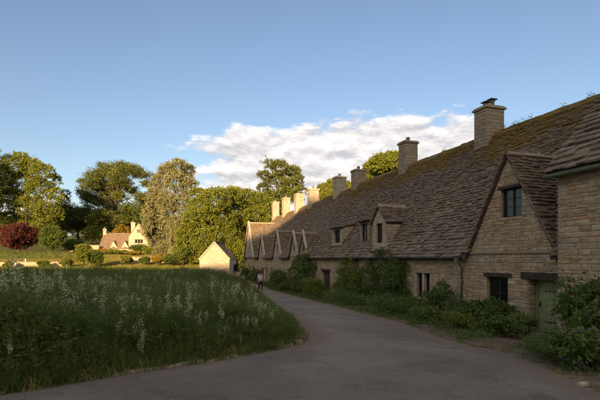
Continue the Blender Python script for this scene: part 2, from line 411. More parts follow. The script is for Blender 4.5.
def wall(parent, Fr, outline, opens=(), thick=.45, ind=0, hz=.13, wd=(.15, .42), m=None, near=None, name='wall', mort=None, stones=True, seed=0):
    """Backing of mortar with real openings; stones proud of it. outline convex, counter-clockwise (a, z)."""
    m = m or STONE; r = random.Random(seed+len(outline)*7+int(outline[0][0]*13))
    cells = [outline]
    for a0, z0, a1, z1 in opens:
        nxt = []
        for c in cells:
            for parts in (clip(c, 1, 0, a0), clip(c, -1, 0, -a1), clip(clip(clip(c, -1, 0, -a0), 1, 0, a1), 0, 1, z0), clip(clip(clip(c, -1, 0, -a0), 1, 0, a1), 0, -1, -z1)):
                if len(parts) > 2: nxt.append(parts)
        cells = nxt
    b = MB()
    for c in cells:
        n = len(c)
        b.add([Fr.p(a, z, 0) for a, z in c], [tuple(range(n))])
        b.add([Fr.p(a, z, -thick) for a, z in c], [tuple(range(n-1, -1, -1))])
    def ring(pts, inward):
        for i in range(len(pts)):
            p, q = pts[i], pts[(i+1) % len(pts)]
            if inward: p, q = q, p
            b.add([Fr.p(*p, 0), Fr.p(*p, -thick), Fr.p(*q, -thick), Fr.p(*q, 0)], [(0, 1, 2, 3)])
    ring(outline, False)
    for a0, z0, a1, z1 in opens: ring([(a0, z0), (a1, z0), (a1, z1), (a0, z1)], True)
    w = b.obj(name, mort or MORTAR, parent)
    if not stones: return w
    zs = sorted(set([min(z for _, z in outline), max(z for _, z in outline)]+[z for o in opens for z in (o[1], o[3])]))
    S = []
    for zb, zt in zip(zs[:-1], zs[1:]):
        if zt-zb < .03: continue
        k = max(1, round((zt-zb)/hz)); hs = [r.uniform(.6, 1.5) for _ in range(k)]; t = sum(hs); z = zb
        for h in hs:
            h = h/t*(zt-zb); s0, s1 = span(outline, z+.001), span(outline, z+h*.9)
            if s0 and s1:
                iv = [(max(s0[0], s1[0]), min(s0[1], s1[1]))]
                for a0, z0, a1, z1 in opens:
                    if min(z1, z+h)-max(z0, z) > .02:
                        iv = [p for i in iv for p in ((i[0], min(i[1], a0)), (max(i[0], a1), i[1])) if p[1]-p[0] > .04]
                for i0, i1 in iv:
                    a = i0
                    while a < i1-.02:
                        wv = r.uniform(*wd)*(1.25 if r.random() < .12 else 1)
                        if i1-a-wv < wd[0]*.6: wv = i1-a
                        wv = min(wv, i1-a)
                        gap = lambda: r.uniform(.006, .018)
                        if h > .11 and r.random() < .34:      # two thin stones in place of one
                            q = r.uniform(.35, .65); c1 = r.uniform(.35, .65)
                            S.append((a+wv/2, z+h*q/2, wv-gap(), h*q-gap(), r.uniform(-.012, .008), r.randrange(8)))
                            if wv > .26: S.append((a+wv*c1/2, z+h*(1+q)/2, wv*c1-gap(), h*(1-q)-gap(), r.uniform(-.012, .008), r.randrange(8))); S.append((a+wv*(1+c1)/2, z+h*(1+q)/2, wv*(1-c1)-gap(), h*(1-q)-gap(), r.uniform(-.012, .008), r.randrange(8)))
                            else: S.append((a+wv/2, z+h*(1+q)/2, wv-gap(), h*(1-q)-gap(), r.uniform(-.012, .008), r.randrange(8)))
                        else: S.append((a+wv/2, z+h/2, wv-gap(), h-gap(), r.uniform(-.012, .008), r.randrange(8)))
                        a += wv
            z += h
    rl = root_loc(parent)
    if near is not None: S.sort(key=lambda q: abs(q[0]-near))
    ang = math.atan2(Fr.U.y, Fr.U.x)
    for a, z, w_, h_, pr, k in S[:ind]:
        o = bpy.data.objects.new('stone', stone_mesh(k, m)); COL.objects.link(o); o.parent = w
        o.location = Fr.p(a, z, -.03+pr)-rl; o.rotation_euler = (0, 0, ang); o.scale = (w_, .12, h_)
    rest = S[ind:]
    if rest:
        VV = []; FF = []; n = 0
        U, N = np.array(Fr.U), np.array(Fr.N)
        for a, z, w_, h_, pr, k in rest:
            v, f = SV[k]; c = np.array(Fr.p(a, z, -.03+pr))
            VV.append(c+v[:, 0:1]*w_*U-v[:, 1:2]*.12*N+v[:, 2:3]*np.array([0, 0, h_])); FF += [tuple(i+n for i in q) for q in f]; n += len(v)
        obj('stonework', np.concatenate(VV), FF, m, w, kind='stuff')
    return w

def slate_variant(k):
    r = np.random.default_rng(300+k); c = lambda s=.05: r.uniform(-s, s)
    V = []
    for zt, sh in ((-.5, 0), (.5, .02)):
        V += [(-.5+sh, 0+max(0, c(.08)), zt), (-.15, c(.05), zt), (.2, c(.05), zt), (.5-sh, 0+max(0, c(.08)), zt), (.5-sh, 1, zt), (-.5+sh, 1, zt)]
    Fc = [(5, 4, 3, 2, 1, 0), (6, 7, 8, 9, 10, 11)]+[(i, (i+1) % 6, 6+(i+1) % 6, 6+i) for i in range(6)]
    return np.array(V), Fc
LV = [slate_variant(k) for k in range(6)]
_lm = {}
def slate_mesh(k, m):
    if (k, m.name) not in _lm: _lm[(k, m.name)] = mesh('slate', LV[k][0], LV[k][1], m)
    return _lm[(k, m.name)]
def slates(parent, O, U, Vd, a0, a1, t1, keep=None, exp=(.24, .13), wd=(.2, .42), th=.037, ind=0, m=None, near=None, seed=0, t0=0., sag=None):
    m = m or SLATE; r = random.Random(seed); O, U, Vd = Vector(O), Vector(U), Vector(Vd); N = U.cross(Vd)
    S = []; t = t0; c = 0
    while t < t1:
        e = exp[0]+(exp[1]-exp[0])*(t/t1); e *= r.uniform(.88, 1.12); a = a0-r.uniform(0, .05)
        while a < a1:
            w = r.uniform(*wd)*(.55+.45*e/exp[0]); w = min(w, a1-a+.04)
            if w > .06 and (keep is None or keep(a+w/2, t+e*.5)):
                S.append((a+w/2, t-r.uniform(-.012, .022), w-.006, e*1.75, th*r.uniform(.75, 1.5), math.radians(r.gauss(0, 1.1)), r.randrange(6), r.uniform(-.006, .012), e))
            a += w
        t += e; c += 1
    if near is not None: S.sort(key=lambda q: (q[0]-near[0])**2+(q[1]-near[1])**2)
    rl = root_loc(parent); VV = []; FF = []; n = 0
    for i, (a, t, w, ln, h, rz, k, lift, e) in enumerate(S):
        tilt = math.atan2(h*1.15, e); sg = sag(a, t) if sag else 0
        p = O+U*a+Vd*t+N*(h*.6+h*1.1+lift+sg)
        x = (U*math.cos(rz)+Vd*math.sin(rz)); y0 = (Vd*math.cos(rz)-U*math.sin(rz)); y = (y0*math.cos(tilt)-N*math.sin(tilt)); z = x.cross(y)
        if i < ind:
            o = bpy.data.objects.new('slate', slate_mesh(k, m)); COL.objects.link(o); o.parent = parent
            M = Matrix((x, y, z)).transposed().to_4x4(); M.translation = p-rl
            o.matrix_basis = M @ Matrix.Diagonal((w, ln, h, 1))
        else:
            v, f = LV[k]
            VV.append(np.array(p)+v[:, 0:1]*w*np.array(x)+v[:, 1:2]*ln*np.array(y)+v[:, 2:3]*h*np.array(z)); FF += [tuple(j+n for j in q) for q in f]; n += len(v)
    if VV: obj('slating', np.concatenate(VV), FF, m, parent, kind='stuff')

def window(parent, Fr, a0, z0, a1, z1, lights=2, rows=3, rec=.14, fm=None, fw=.05, mull=.05, bars=True):
    fm = fm or FRAME_D; b = MB()
    b.fbox(Fr, a0, a0+fw, z0, z1, -rec-.06, -rec); b.fbox(Fr, a1-fw, a1, z0, z1, -rec-.06, -rec)
    b.fbox(Fr, a0+fw, a1-fw, z0, z0+fw, -rec-.06, -rec-.002); b.fbox(Fr, a0+fw, a1-fw, z1-fw, z1, -rec-.06, -rec-.002)
    lw = (a1-a0-2*fw-(lights-1)*mull)/lights
    w = None; panes = []
    for i in range(lights):
        s = a0+fw+i*(lw+mull)
        if i: b.fbox(Fr, s-mull, s, z0+fw, z1-fw, -rec-.06, -rec+.004)
        panes.append((s, s+lw))
        if bars:
            for k in range(1, rows):
                z = z0+fw+(z1-z0-2*fw)*k/rows; b.fbox(Fr, s, s+lw, z-.011, z+.011, -rec-.05, -rec-.012)
    w = b.obj('window', fm, parent)
    for s, e in panes: MB().fbox(Fr, s-.004, e+.004, z0+fw-.004, z1-fw+.004, -rec-.045, -rec-.033).obj('pane', GLASS, w)
    return w

def chimney(parent, X, Y, zb, zt, w=.95, dp=.75, m=None, pots=1, cap=True, col=None):
    m = m or STONE_D; r = random.Random(int(Y*10)); b = MB(); z = zb; VV = []
    ch = MB().box((X-w/2+.03, Y-dp/2+.03, zb), (X+w/2-.03, Y+dp/2-.03, zt-.16)).obj('chimney', MORTAR, parent)
    q = MB()
    while z < zt-.2:
        h = r.uniform(.13, .22); h = min(h, zt-.16-z)
        for fr, L in ((Frame((X-w/2, Y-dp/2, 0), (1, 0, 0)), w), (Frame((X-w/2, Y+dp/2, 0), (0, -1, 0)), dp), (Frame((X+w/2, Y-dp/2, 0), (0, 1, 0)), dp), (Frame((X+w/2, Y+dp/2, 0), (-1, 0, 0)), w)):
            a = 0
            while a < L-.01:
                s = r.uniform(.2, .5); s = L-a if L-a-s < .15 else s
                v, f = SV[r.randrange(8)]; c = fr.p(a+s/2, z+h/2, -.03+r.uniform(0, .015)); U, N = np.array(fr.U), np.array(fr.N)
                q.add(np.array(c)+v[:, 0:1]*(s-.01)*U-v[:, 1:2]*.1*N+v[:, 2:3]*np.array([0, 0, h-.01]), f); a += s
        z += h
    q.obj('stonework', m, ch, kind='stuff')
    MB().box((X-w/2-.09, Y-dp/2-.09, zt-.16), (X+w/2+.09, Y+dp/2+.09, zt-.07)).box((X-w/2-.03, Y-dp/2-.03, zt-.068), (X+w/2+.03, Y+dp/2+.03, zt)).obj('chimney_cap', m, ch)
    for k in range(pots):
        py = Y+(k-(pots-1)/2)*.42
        pt = MB().lathe((X, py, zt), [(.15, 0), (.12, .05), (.11, .22), (.14, .24), (.14, .29)], 10).obj('chimney_pot', CLAY, ch, True)
        if pots > 1: 
            for s in (-1, 1): pass
            MB().box((X-.2, py-.17, zt+.33), (X+.2, py+.17, zt+.37)).obj('chimney_cowl', IRON, ch)
            MB().box((X-.02, py-.02, zt+.29), (X+.02, py+.02, zt+.33)).obj('cowl_stem', IRON, ch)
    return ch

# ------------------------------------------------------------------ the row of cottages
EAVE, XE, XR = 2.66, 12.02, 16.3
def zmain(X, rz): return EAVE+(X-XE)/(XR-XE)*(rz-EAVE)
def xmain(z, rz): return XE+(z-EAVE)/(rz-EAVE)*(XR-XE)
FW = Frame((WX, 0, 0), (0, -1, 0))     # a = -Y
def roof_pair(house, Yc, hw, zb, za, Xf, rz, over=.12, exp=(.19, .13), ind=0, near=None, seed=1, m=None, wd=(.18, .36), sideover=.16):
    """A front-facing gable's two slopes, running back into the main roof."""
    Xi = xmain(za, rz)+.15; sl = math.hypot(hw, za-zb); c, s = hw/sl, (za-zb)/sl
    rf = MB()
    for sg in (-1, 1):
        for dz, X0 in ((-.06, Xf-over+.02),):
            pass
        ye, ze = Yc+sg*(hw+sideover*c), zb-sideover*s
        P = [(Xf-over+.03, ye, ze), (Xf-over+.03, Yc, za), (Xi, Yc, za), (max(Xf+.1, xmain(ze, rz)+.1), ye, ze)]
        n = Vector((0, sg*s, c))*(-.07)
        if sg > 0: P = P[::-1]
        rf.hexa([Vector(p)+n for p in P]+[Vector(p) for p in P])
    roof = rf.obj('gable_roof', DECK, house)
    for sg in (-1, 1):
        O = Vector((0, Yc+sg*(hw+sideover*c), zb-sideover*s)); Vd = Vector((0, -sg*c, s)); U = Vector((-sg, 0, 0))
        a0, a1 = (Xf-over, Xi) if sg < 0 else (-Xi, -(Xf-over))
        def keep(a, t, sg=sg, O=O, Vd=Vd):
            X = -sg*a; z = O.z+Vd.z*t; return z > zmain(X, rz)-.12
        slates(roof, O, U, Vd, a0, a1, sl+sideover-.05, keep, exp, wd, ind=(ind if sg < 0 else 0), near=near, seed=seed+sg, m=m)
    b = MB(); x = Xf-over; r = random.Random(seed)
    while x < Xi-.1:
        L = r.uniform(.3, .45); z = za+.06+r.uniform(-.01, .01)
        b.hexa([(x, Yc-.17, z-.13), (x+L-.01, Yc-.17, z-.13), (x+L-.01, Yc+.17, z-.13), (x, Yc+.17, z-.13), (x, Yc-.03, z+.06), (x+L-.01, Yc-.03, z+.06), (x+L-.01, Yc+.03, z+.06), (x, Yc+.03, z+.06)]); x += L
    b.obj('ridge_stones', STONE_D, roof, kind='stuff')
    return roof
def sagf(a, t): return .05*math.sin(a*.55+1)*math.sin(t*.42)+.012*math.sin(a*1.3+t*.3)
def cottage(label, y0, y1, rz, opens=(), gables=(), dormers=(), ind_st=0, ind_sl=0, near_y=None, name='stone_cottage', slate_near=None, seed=0, Xw=None, top=EAVE+.12, ex=(.205, .12)):
    h = thing(name, label, 'cottage', (WX+4, (y0+y1)/2, g(WX, (y0+y1)/2)), 'terrace of old stone cottages')
    zb = min(g(WX, y0), g(WX, y1))-.35; fr = Frame((Xw or WX, 0, 0), (0, -1, 0))
    wall(h, fr, [(-y1, zb), (-y0, zb), (-y0, top), (-y1, top)], opens, ind=ind_st, near=(-near_y if near_y else None), seed=seed)
    # back and party walls
    MB().box((20.0, y0, zb), (20.4, y1, EAVE)).obj('rear_wall', MORTAR, h)
    gb = MB()
    for yv in (y0+.02, y1-.22):
        gb.add([(WX+.46, yv, zb), (20, yv, zb), (20, yv, EAVE), (XR, yv, rz-.35), (WX+.46, yv, EAVE+.1), (WX+.46, yv+.2, zb), (20, yv+.2, zb), (20, yv+.2, EAVE), (XR, yv+.2, rz-.35), (WX+.46, yv+.2, EAVE+.1)],
               [(0, 1, 2, 3, 4), (9, 8, 7, 6, 5), (0, 5, 6, 1), (1, 6, 7, 2), (2, 7, 8, 3), (3, 8, 9, 4), (4, 9, 5, 0)])
    gb.obj('party_wall', MORTAR, h)
    # roof
    rf = MB(); d = .09
    cuts = sorted([(G['y']-G['hw']+.05, G['y']+G['hw']-.05) for G in gables]); Y = y0; segs = []
    for c0, c1 in cuts: segs.append((Y, c0, XE)); segs.append((c0, c1, WX+.5)); Y = c1
    segs.append((Y, y1, XE))
    for s0, s1, xs in segs:
        if s1-s0 < .02: continue
        rf.hexa([(xs, s0, zmain(xs, rz)-d), (xs, s1, zmain(xs, rz)-d), (XR, s1, rz-d), (XR, s0, rz-d), (xs, s0, zmain(xs, rz)), (xs, s1, zmain(xs, rz)), (XR, s1, rz), (XR, s0, rz)][::1])
    rf.hexa([(XR+.002, y0, rz-d), (XR+.002, y1, rz-d), (20.6, y1, EAVE-d), (20.6, y0, EAVE-d), (XR+.002, y0, rz), (XR+.002, y1, rz), (20.6, y1, EAVE), (20.6, y0, EAVE)])
    roof = rf.obj('roof', DECK, h)
    sl = math.hypot(XR-XE, rz-EAVE); c, s = (XR-XE)/sl, (rz-EAVE)/sl
    def keep(a, t):
        X, Yv, z = XE+c*t, -a, EAVE+s*t
        for G in gables:
            dy = abs(Yv-G['y'])
            if dy < G['hw']+.12 and z < G['za']-(G['za']-G['zb'])/G['hw']*dy+.05: return False
        for D in dormers:
            if abs(Yv-D['y']) < D['w']/2+.06 and D['x']-.12 < X < xmain(D['ze'], rz)-(.1 if D.get('za') else .5): return False
        return True
    slates(roof, (XE, 0, EAVE), (0, -1, 0), (c, 0, s), -y1+.01, -y0-.01, sl-.03, keep, ex, (.16, .36), ind=ind_sl, near=slate_near, seed=seed+11, sag=sagf)
    b = MB(); Y = y0; r = random.Random(seed)
    while Y < y1-.02:
        L = min(r.uniform(.35, .55), y1-Y); z = rz+.05+r.uniform(-.015, .015)
        b.hexa([(XR-.2, Y, z-.2), (XR+.2, Y, z-.2), (XR+.2, Y+L-.012, z-.2), (XR-.2, Y+L-.012, z-.2), (XR-.04, Y, z+.05), (XR+.04, Y, z+.05), (XR+.04, Y+L-.012, z+.05), (XR-.04, Y+L-.012, z+.05)]); Y += L
    b.obj('ridge_stones', SLATE, roof, kind='stuff')
    for G in gables:
        y, hw, zb_, za = G['y'], G['hw'], G['zb'], G['za']; f2 = Frame((G.get('x', WX)-.004, 0, 0), (0, -1, 0))
        gw = wall(h, f2, [(-y-hw, zb_), (-y+hw, zb_), (-y, za)], G.get('opens', ()), ind=G.get('ind', 0), thick=.4, name='gable_wall', near=(-y), seed=seed+3, m=G.get('m', STONE))
        roof_pair(h, y, hw, zb_, za, G.get('x', WX), rz, ind=G.get('ind_sl', 0), near=G.get('near'), seed=seed+5)
        if 'm' in G:
            for sg in (-1, 1):
                n_ = 6
                for q in range(n_):
                    def cp_(f, o): return f2.p(-y+sg*(hw+.1)*(1-f), zb_-.12+(za-zb_+.22)*f+.03, o)
                    A_, B_ = cp_(q/n_, 0), cp_((q+.97)/n_, 0); up = Vector((0, 0, .16)); N_ = f2.N
                    MB().hexa([A_+N_*.17, B_+N_*.17, B_-N_*.05, A_-N_*.05, A_+N_*.17+up, B_+N_*.17+up, B_-N_*.05+up, A_-N_*.05+up]).obj('coping_stone', STONE_L, gw)
        for oo in G.get('opens', ()): window(h, f2, *oo, lights=G.get('lights', 2), rows=3, rec=.12)
    for D in dormers: dormer(h, D, rz, seed)
    return h, fr
def dormer(h, D, rz, seed):
    y, w, xf, z0, ze = D['y'], D['w'], D['x'], D['z0'], D['ze']; f = Frame((xf, 0, 0), (0, -1, 0)); za = D.get('za')
    dm = MB().box((xf+.3, y-w/2+.25, z0), (xf+.34, y+w/2-.25, ze)).obj('dormer', DECK, h)
    out = [(-y-w/2, z0), (-y+w/2, z0), (-y+w/2, ze), (-y-w/2, ze)] if not za else [(-y-w/2, z0), (-y+w/2, z0), (-y+w/2, ze), (-y, za), (-y-w/2, ze)]
    wall(dm, f, out, [D['open']], thick=.25, hz=.16, name='dormer_front', seed=seed, m=D.get('m', STONE_L))
    xe = xmain(ze, rz)
    for sg in (-1, 1):
        fr = Frame((0, y+sg*w/2, 0), (1, 0, 0)) if sg < 0 else Frame((0, y+sg*w/2, 0), (-1, 0, 0))
        tri = [(xf+.01, max(z0, zmain(xf, rz)-.1)), (xe+.1, ze), (xf+.01, ze)]
        if not za:
            pit = math.radians(D.get('pitch', 30)); kk = (rz-EAVE)/(XR-XE); tt = (ze-zmain(xf, rz))/(kk-math.tan(pit)); tri[1] = (xf+tt+.05, ze+.05+tt*math.tan(pit)); tri[2] = (xf+.01, ze+.06)
        if sg > 0: tri = [(-p[0], p[1]) for p in tri][::-1]
        wall(dm, fr, tri, (), thick=.2, hz=.16, name='dormer_cheek', seed=seed+1, m=D.get('m', STONE_L))
    window(dm, f, *D['open'], lights=2, rows=3, rec=.1)
    if za: roof_pair(dm, y, w/2, ze, za, xf, rz, over=.1, exp=(.15, .12), seed=seed+9, sideover=.2)
    else:
        x1 = xf-.22; pit = math.radians(D.get('pitch', 30)); c, s = math.cos(pit), math.sin(pit); zs = ze+.02
        # meets the main roof
        k = (rz-EAVE)/(XR-XE); t = (zs-zmain(x1, rz))/(k*c-s)
        b = MB(); P = [(x1, y-w/2-.12, zs), (x1+c*t, y-w/2-.12, zs+s*t), (x1+c*t, y+w/2+.12, zs+s*t), (x1, y+w/2+.12, zs)]
        P = [P[0], P[3], P[2], P[1]]
        b.hexa([Vector(p)-Vector((-s, 0, c))*.05 for p in P]+[Vector(p) for p in P])
        rf = b.obj('dormer_roof', DECK, dm)
        slates(rf, (x1, 0, zs), (0, -1, 0), (c, 0, s), -y-w/2-.14, -y+w/2+.14, t, None, (.16, .14), (.2, .36), seed=seed+2)
def lintel(h, fr, a0, a1, z0, z1, m=OAK, pr=.05, name='lintel'): return MB().fbox(fr, a0, a1, z0, z1, -.2, pr).obj(name, m, h)
def A(x, X=WX): return -wy(x, X)
def Zp(y, x, X=WX): return zpx(y, X, wy(x, X))

# right-hand house, nearest
X1 = 11.9; Y1 = wy(558, X1); E1 = zpx(175, X1, Y1)
h1 = thing('stone_house', 'tall stone house cut off by the right edge with a green gutter', 'house', (X1+4, 5.5, g(X1, 6)))
F1 = Frame((X1, 0, 0), (0, -1, 0)); zb = g(X1, 8)-.4
wall(h1, F1, [(-Y1, zb), (-3, zb), (-3, E1), (-Y1, E1)], (), ind=290, near=-Y1, hz=.16, wd=(.18, .5), seed=41)
RZ1 = E1+1.1*3.9
b = MB()
for yv in (3.0, Y1-.4): b.add([(X1+.46, yv, zb), (19.4, yv, zb), (19.4, yv, E1), (15.5, yv, RZ1-.3), (X1+.46, yv, E1)]+[(X1+.46, yv+.4, zb), (19.4, yv+.4, zb), (19.4, yv+.4, E1), (15.5, yv+.4, RZ1-.3), (X1+.46, yv+.4, E1)],
    [(0, 1, 2, 3, 4), (9, 8, 7, 6, 5), (0, 5, 6, 1), (1, 6, 7, 2), (2, 7, 8, 3), (3, 8, 9, 4), (4, 9, 5, 0)])
b.obj('end_wall', STONE, h1); MB().box((19.0, 3.4, zb), (19.4, Y1-.4, E1)).obj('rear_wall', STONE, h1)
b = MB(); xe1 = X1-.28; zz = E1+.05; d = .1; yv1 = Y1+.18
b.hexa([(xe1, 2.8, zz-d), (xe1, yv1, zz-d), (15.5, yv1, RZ1-d), (15.5, 2.8, RZ1-d), (xe1, 2.8, zz), (xe1, yv1, zz), (15.5, yv1, RZ1), (15.5, 2.8, RZ1)])
b.hexa([(15.502, 2.8, RZ1-d), (15.502, yv1, RZ1-d), (19.7, yv1, E1-d), (19.7, 2.8, E1-d), (15.502, 2.8, RZ1), (15.502, yv1, RZ1), (19.7, yv1, E1), (19.7, 2.8, E1)])
r1 = b.obj('roof', DECK, h1); sl = math.hypot(15.5-xe1, RZ1-zz)
slates(r1, (xe1, 0, zz), (0, -1, 0), ((15.5-xe1)/sl, 0, (RZ1-zz)/sl), -yv1-.03, -3, sl, None, (.30, .20), (.28, .6), th=.045, ind=260, near=(-yv1, 0), seed=51)
V = []
b = MB(); b.tube([(xe1-.03, 3, E1-.02), (xe1-.03, yv1+.05, E1-.05)], .06, 8).obj('gutter', GREEN_G, h1, True)

def op(x0, y0, x1, y1, X=WX, h=.0):    # opening on the wall from photo pixels
    xm = (x0+x1)/2; a0, a1 = A(x0, X), A(x1, X)
    return (a0, Zp(y1, xm, X), a1, Zp(y0, xm, X))
# gabled cottage with the green door
w_low = op(487, 277, 508, 309); w_up = op(501, 188, 522, 217)
d_a0, d_a1 = A(528), -10.3; dz0 = g(11.6, 10.8)-.02; dz1 = Zp(280, 545)
door_o = (d_a0, dz0-.1, d_a1, dz1)
ZG = Zp(252, 510)
h2, f2 = cottage('stone cottage with one big pointed gable and a green door', Y1+.02, wy(466), 8.85, [w_low, door_o],
    [dict(y=12.28, hw=2.02, zb=ZG+.02, za=Zp(153, 508), opens=[w_up], ind=150, ind_sl=170, near=(12.3, 0.5))], ind_st=240, near_y=12.2, ind_sl=120, slate_near=(-11, 7), seed=2, top=ZG)
window(h2, f2, *w_low, lights=2, rows=2, rec=.14, fw=.07)
lintel(h2, f2, w_low[0]-.12, w_low[2]+.2, w_low[3], w_low[3]+.15); lintel(h2, f2, w_up[0]-.1, w_up[2]+.1, w_up[3], w_up[3]+.11)
lintel(h2, f2, w_low[0]-.06, w_low[2]+.06, w_low[1]-.09, w_low[1], STONE_L, .06, 'sill'); lintel(h2, f2, w_up[0]-.06, w_up[2]+.06, w_up[1]-.08, w_up[1], STONE_L, .05, 'sill')
lintel(h2, f2, d_a0-.25, d_a1+.28, dz1, dz1+.24, OAK, .07)
lintel(h2, f2, -14.36, -10.1, ZG-.05, ZG+.03, STONE_D, .09, 'string_course')
fj = Frame((WX, -d_a0-.001, 0), (1, 0, 0)); wall(h2, fj, [(.0, dz0-.05), (.34, dz0-.05), (.34, dz1), (.0, dz1)], (), thick=.01, hz=.17, wd=(.14, .34), name='door_jamb', seed=77)
# door: planks in a frame, latch, hinges
dn = -.36
b = MB(); b.fbox(f2, d_a0+.02, d_a0+.10, dz0, dz1, dn-.08, dn+.02); b.fbox(f2, d_a1-.10, d_a1-.02, dz0, dz1, dn-.08, dn+.02); b.fbox(f2, d_a0+.10, d_a1-.10, dz1-.09, dz1, dn-.08, dn+.018)
fr_ = b.obj('door_frame', GREEN_P, h2)
door = MB().fbox(f2, d_a0+.11, d_a1-.11, dz0+.02, dz1-.1, dn-.06, dn-.03).obj('door', GREEN_P, h2)
n = 6; wdp = (d_a1-d_a0-.22)/n
for k in range(n): MB().fbox(f2, d_a0+.11+k*wdp+.004, d_a0+.11+(k+1)*wdp-.004, dz0+.02, dz1-.1, dn-.028, dn-.004-.002*(k % 2)).obj('plank', GREEN_P, door)
MB().fbox(f2, d_a0+.17, d_a0+.21, dz0+.85, dz0+1.05, dn-.004, dn+.012).tube([f2.p(d_a0+.19, dz0+.98, dn), f2.p(d_a0+.19, dz0+.98, dn+.05), f2.p(d_a0+.19, dz0+.88, dn+.06)], .012, 6).obj('door_handle', IRON, door)
for zz in (dz0+.35, dz1-.42): MB().fbox(f2, d_a0+.35, d_a1-.12, zz, zz+.04, dn-.004, dn+.006).obj('hinge', IRON, door)
lintel(h2, f2, d_a0, d_a1, dz0-.1, dz0+.02, STONE_D, .12, 'doorstep')
for zz, t in ((dz0, 0), (dz0+.5, 1), (dz0+.98, 0), (dz0+1.4, 1)):
    pass

# cottage with the mullioned window
w3 = op(417, 273, 431, 298)
h3, f3 = cottage('low stone cottage with a two-light stone window beside the drainpipe', wy(466)+.01, 19.6, 8.85, [w3], ind_st=240, near_y=14.5, ind_sl=240, slate_near=(-15.5, 0), seed=3)
window(h3, f3, *w3, lights=2, rows=4, rec=.12, fm=FRAME_D, fw=.05, mull=.05)
mz = (w3[0]+w3[2])/2
lintel(h3, f3, w3[0]-.16, w3[2]+.1, w3[3], w3[3]+.14, STONE_D, .09); lintel(h3, f3, w3[0]-.1, w3[2]+.1, w3[1]-.11, w3[1], STONE_L, .07, 'sill')
for a0, a1 in ((w3[0]-.1, w3[0]+.03), (mz-.07, mz+.07), (w3[2]-.03, w3[2]+.1)): MB().fbox(f3, a0, a1, w3[1]+.002, w3[3]-.002, -.11, .045).obj('mullion', STONE_L, h3)
chimney(h3, XR, wy(489, XR), 8.2, zpx(108, XR, wy(489, XR)), 1.1, .85, pots=2)
gu = MB(); gu.tube([(XE-.05, wy(466)-.05, EAVE-.03), (XE-.05, 19.6, EAVE+.01)], .055, 8).obj('gutter', IRON, h3, True)
yp = wy(463.5)
b = MB(); b.tube([(XE-.04, yp, EAVE-.05), (XE-.04, yp, EAVE-.16), (WX-.1, yp, EAVE-.42), (WX-.1, yp, g(WX, yp))], .042, 8)
pipe = b.obj('drainpipe', GREEN_G, h3, True)
MB().box((XE-.13, yp-.09, EAVE-.2), (XE+.05, yp+.09, EAVE-.04)).obj('hopper_head', GREEN_G, pipe)
for zz in (.7, 1.6): MB().box((WX-.15, yp-.07, zz), (WX-.001, yp+.07, zz+.05)).obj('pipe_bracket', GREEN_G, pipe)

# cottage behind the climbers, with its two dormers
yc = wy(379.5); yb_ = wy(364.5, 12.75)
wC = (-yc-.33, zpx(243, WX, yc), -yc+.33, zpx(223.5, WX, yc))
wB = (-yb_-.45, zpx(242, 12.75, yb_), -yb_+.45, zpx(224, 12.75, yb_))
wp4 = op(355, 272, 362, 300)
h4, f4 = cottage('stone cottage half hidden by climbers with a small gabled stone dormer', 19.61, 26.2, 8.83, [wp4],
    dormers=[dict(y=yc, w=1.55, x=WX-.02, z0=EAVE-.1, ze=zpx(221, WX, yc), za=zpx(206, WX, yc), open=wC),
             dict(y=yb_, w=1.25, x=12.75, z0=wB[1]-.15, ze=wB[3]+.12, open=wB, pitch=16, m=STONE_D)], ind_sl=60, slate_near=(-19.6, 0), seed=4)
window(h4, f4, *wp4, rec=.2)
chimney(h4, XR, wy(408, XR), 8.2, zpx(142, XR, wy(408, XR)), .95, .8, pots=1)
MB().tube([(XE-.05, 19.62, EAVE-.01), (XE-.05, 26.2, EAVE+.02)], .055, 8).obj('gutter', IRON, h4, True)
# cottage with the doorway and the single catslide dormer
ya = wy(337, 12.6); wA = (-ya-.5, zpx(243, 12.6, ya), -ya+.5, zpx(230, 12.6, ya))
d5 = op(322, 271, 330, 298); w5 = op(310.5, 270, 314.5, 283)
h5, f5 = cottage('stone cottage with one low wide dormer in a plain slate roof', 26.21, 33.0, 8.8, [d5, w5],
    dormers=[dict(y=ya, w=1.7, x=12.6, z0=wA[1]-.2, ze=wA[3]+.1, open=wA, pitch=13)], seed=5)
window(h5, f5, *w5, rec=.15); lintel(h5, f5, w5[0]-.15, w5[2]+.15, w5[3], w5[3]+.14); lintel(h5, f5, d5[0]-.15, d5[2]+.15, d5[3], d5[3]+.15)
dr = MB().fbox(f5, d5[0], d5[2], d5[1]-.3, d5[3], -.26, -.2).obj('door', OAK, h5)
for k in range(5): w_ = (d5[2]-d5[0])/5; MB().fbox(f5, d5[0]+k*w_+.01, d5[0]+(k+1)*w_-.01, d5[1]-.3, d5[3]-.02, -.198, -.18).obj('plank', OAK, dr)
chimney(h5, XR, wy(358.5, XR), 8.1, zpx(170, XR, wy(358.5, XR)), .95, .8, pots=1)
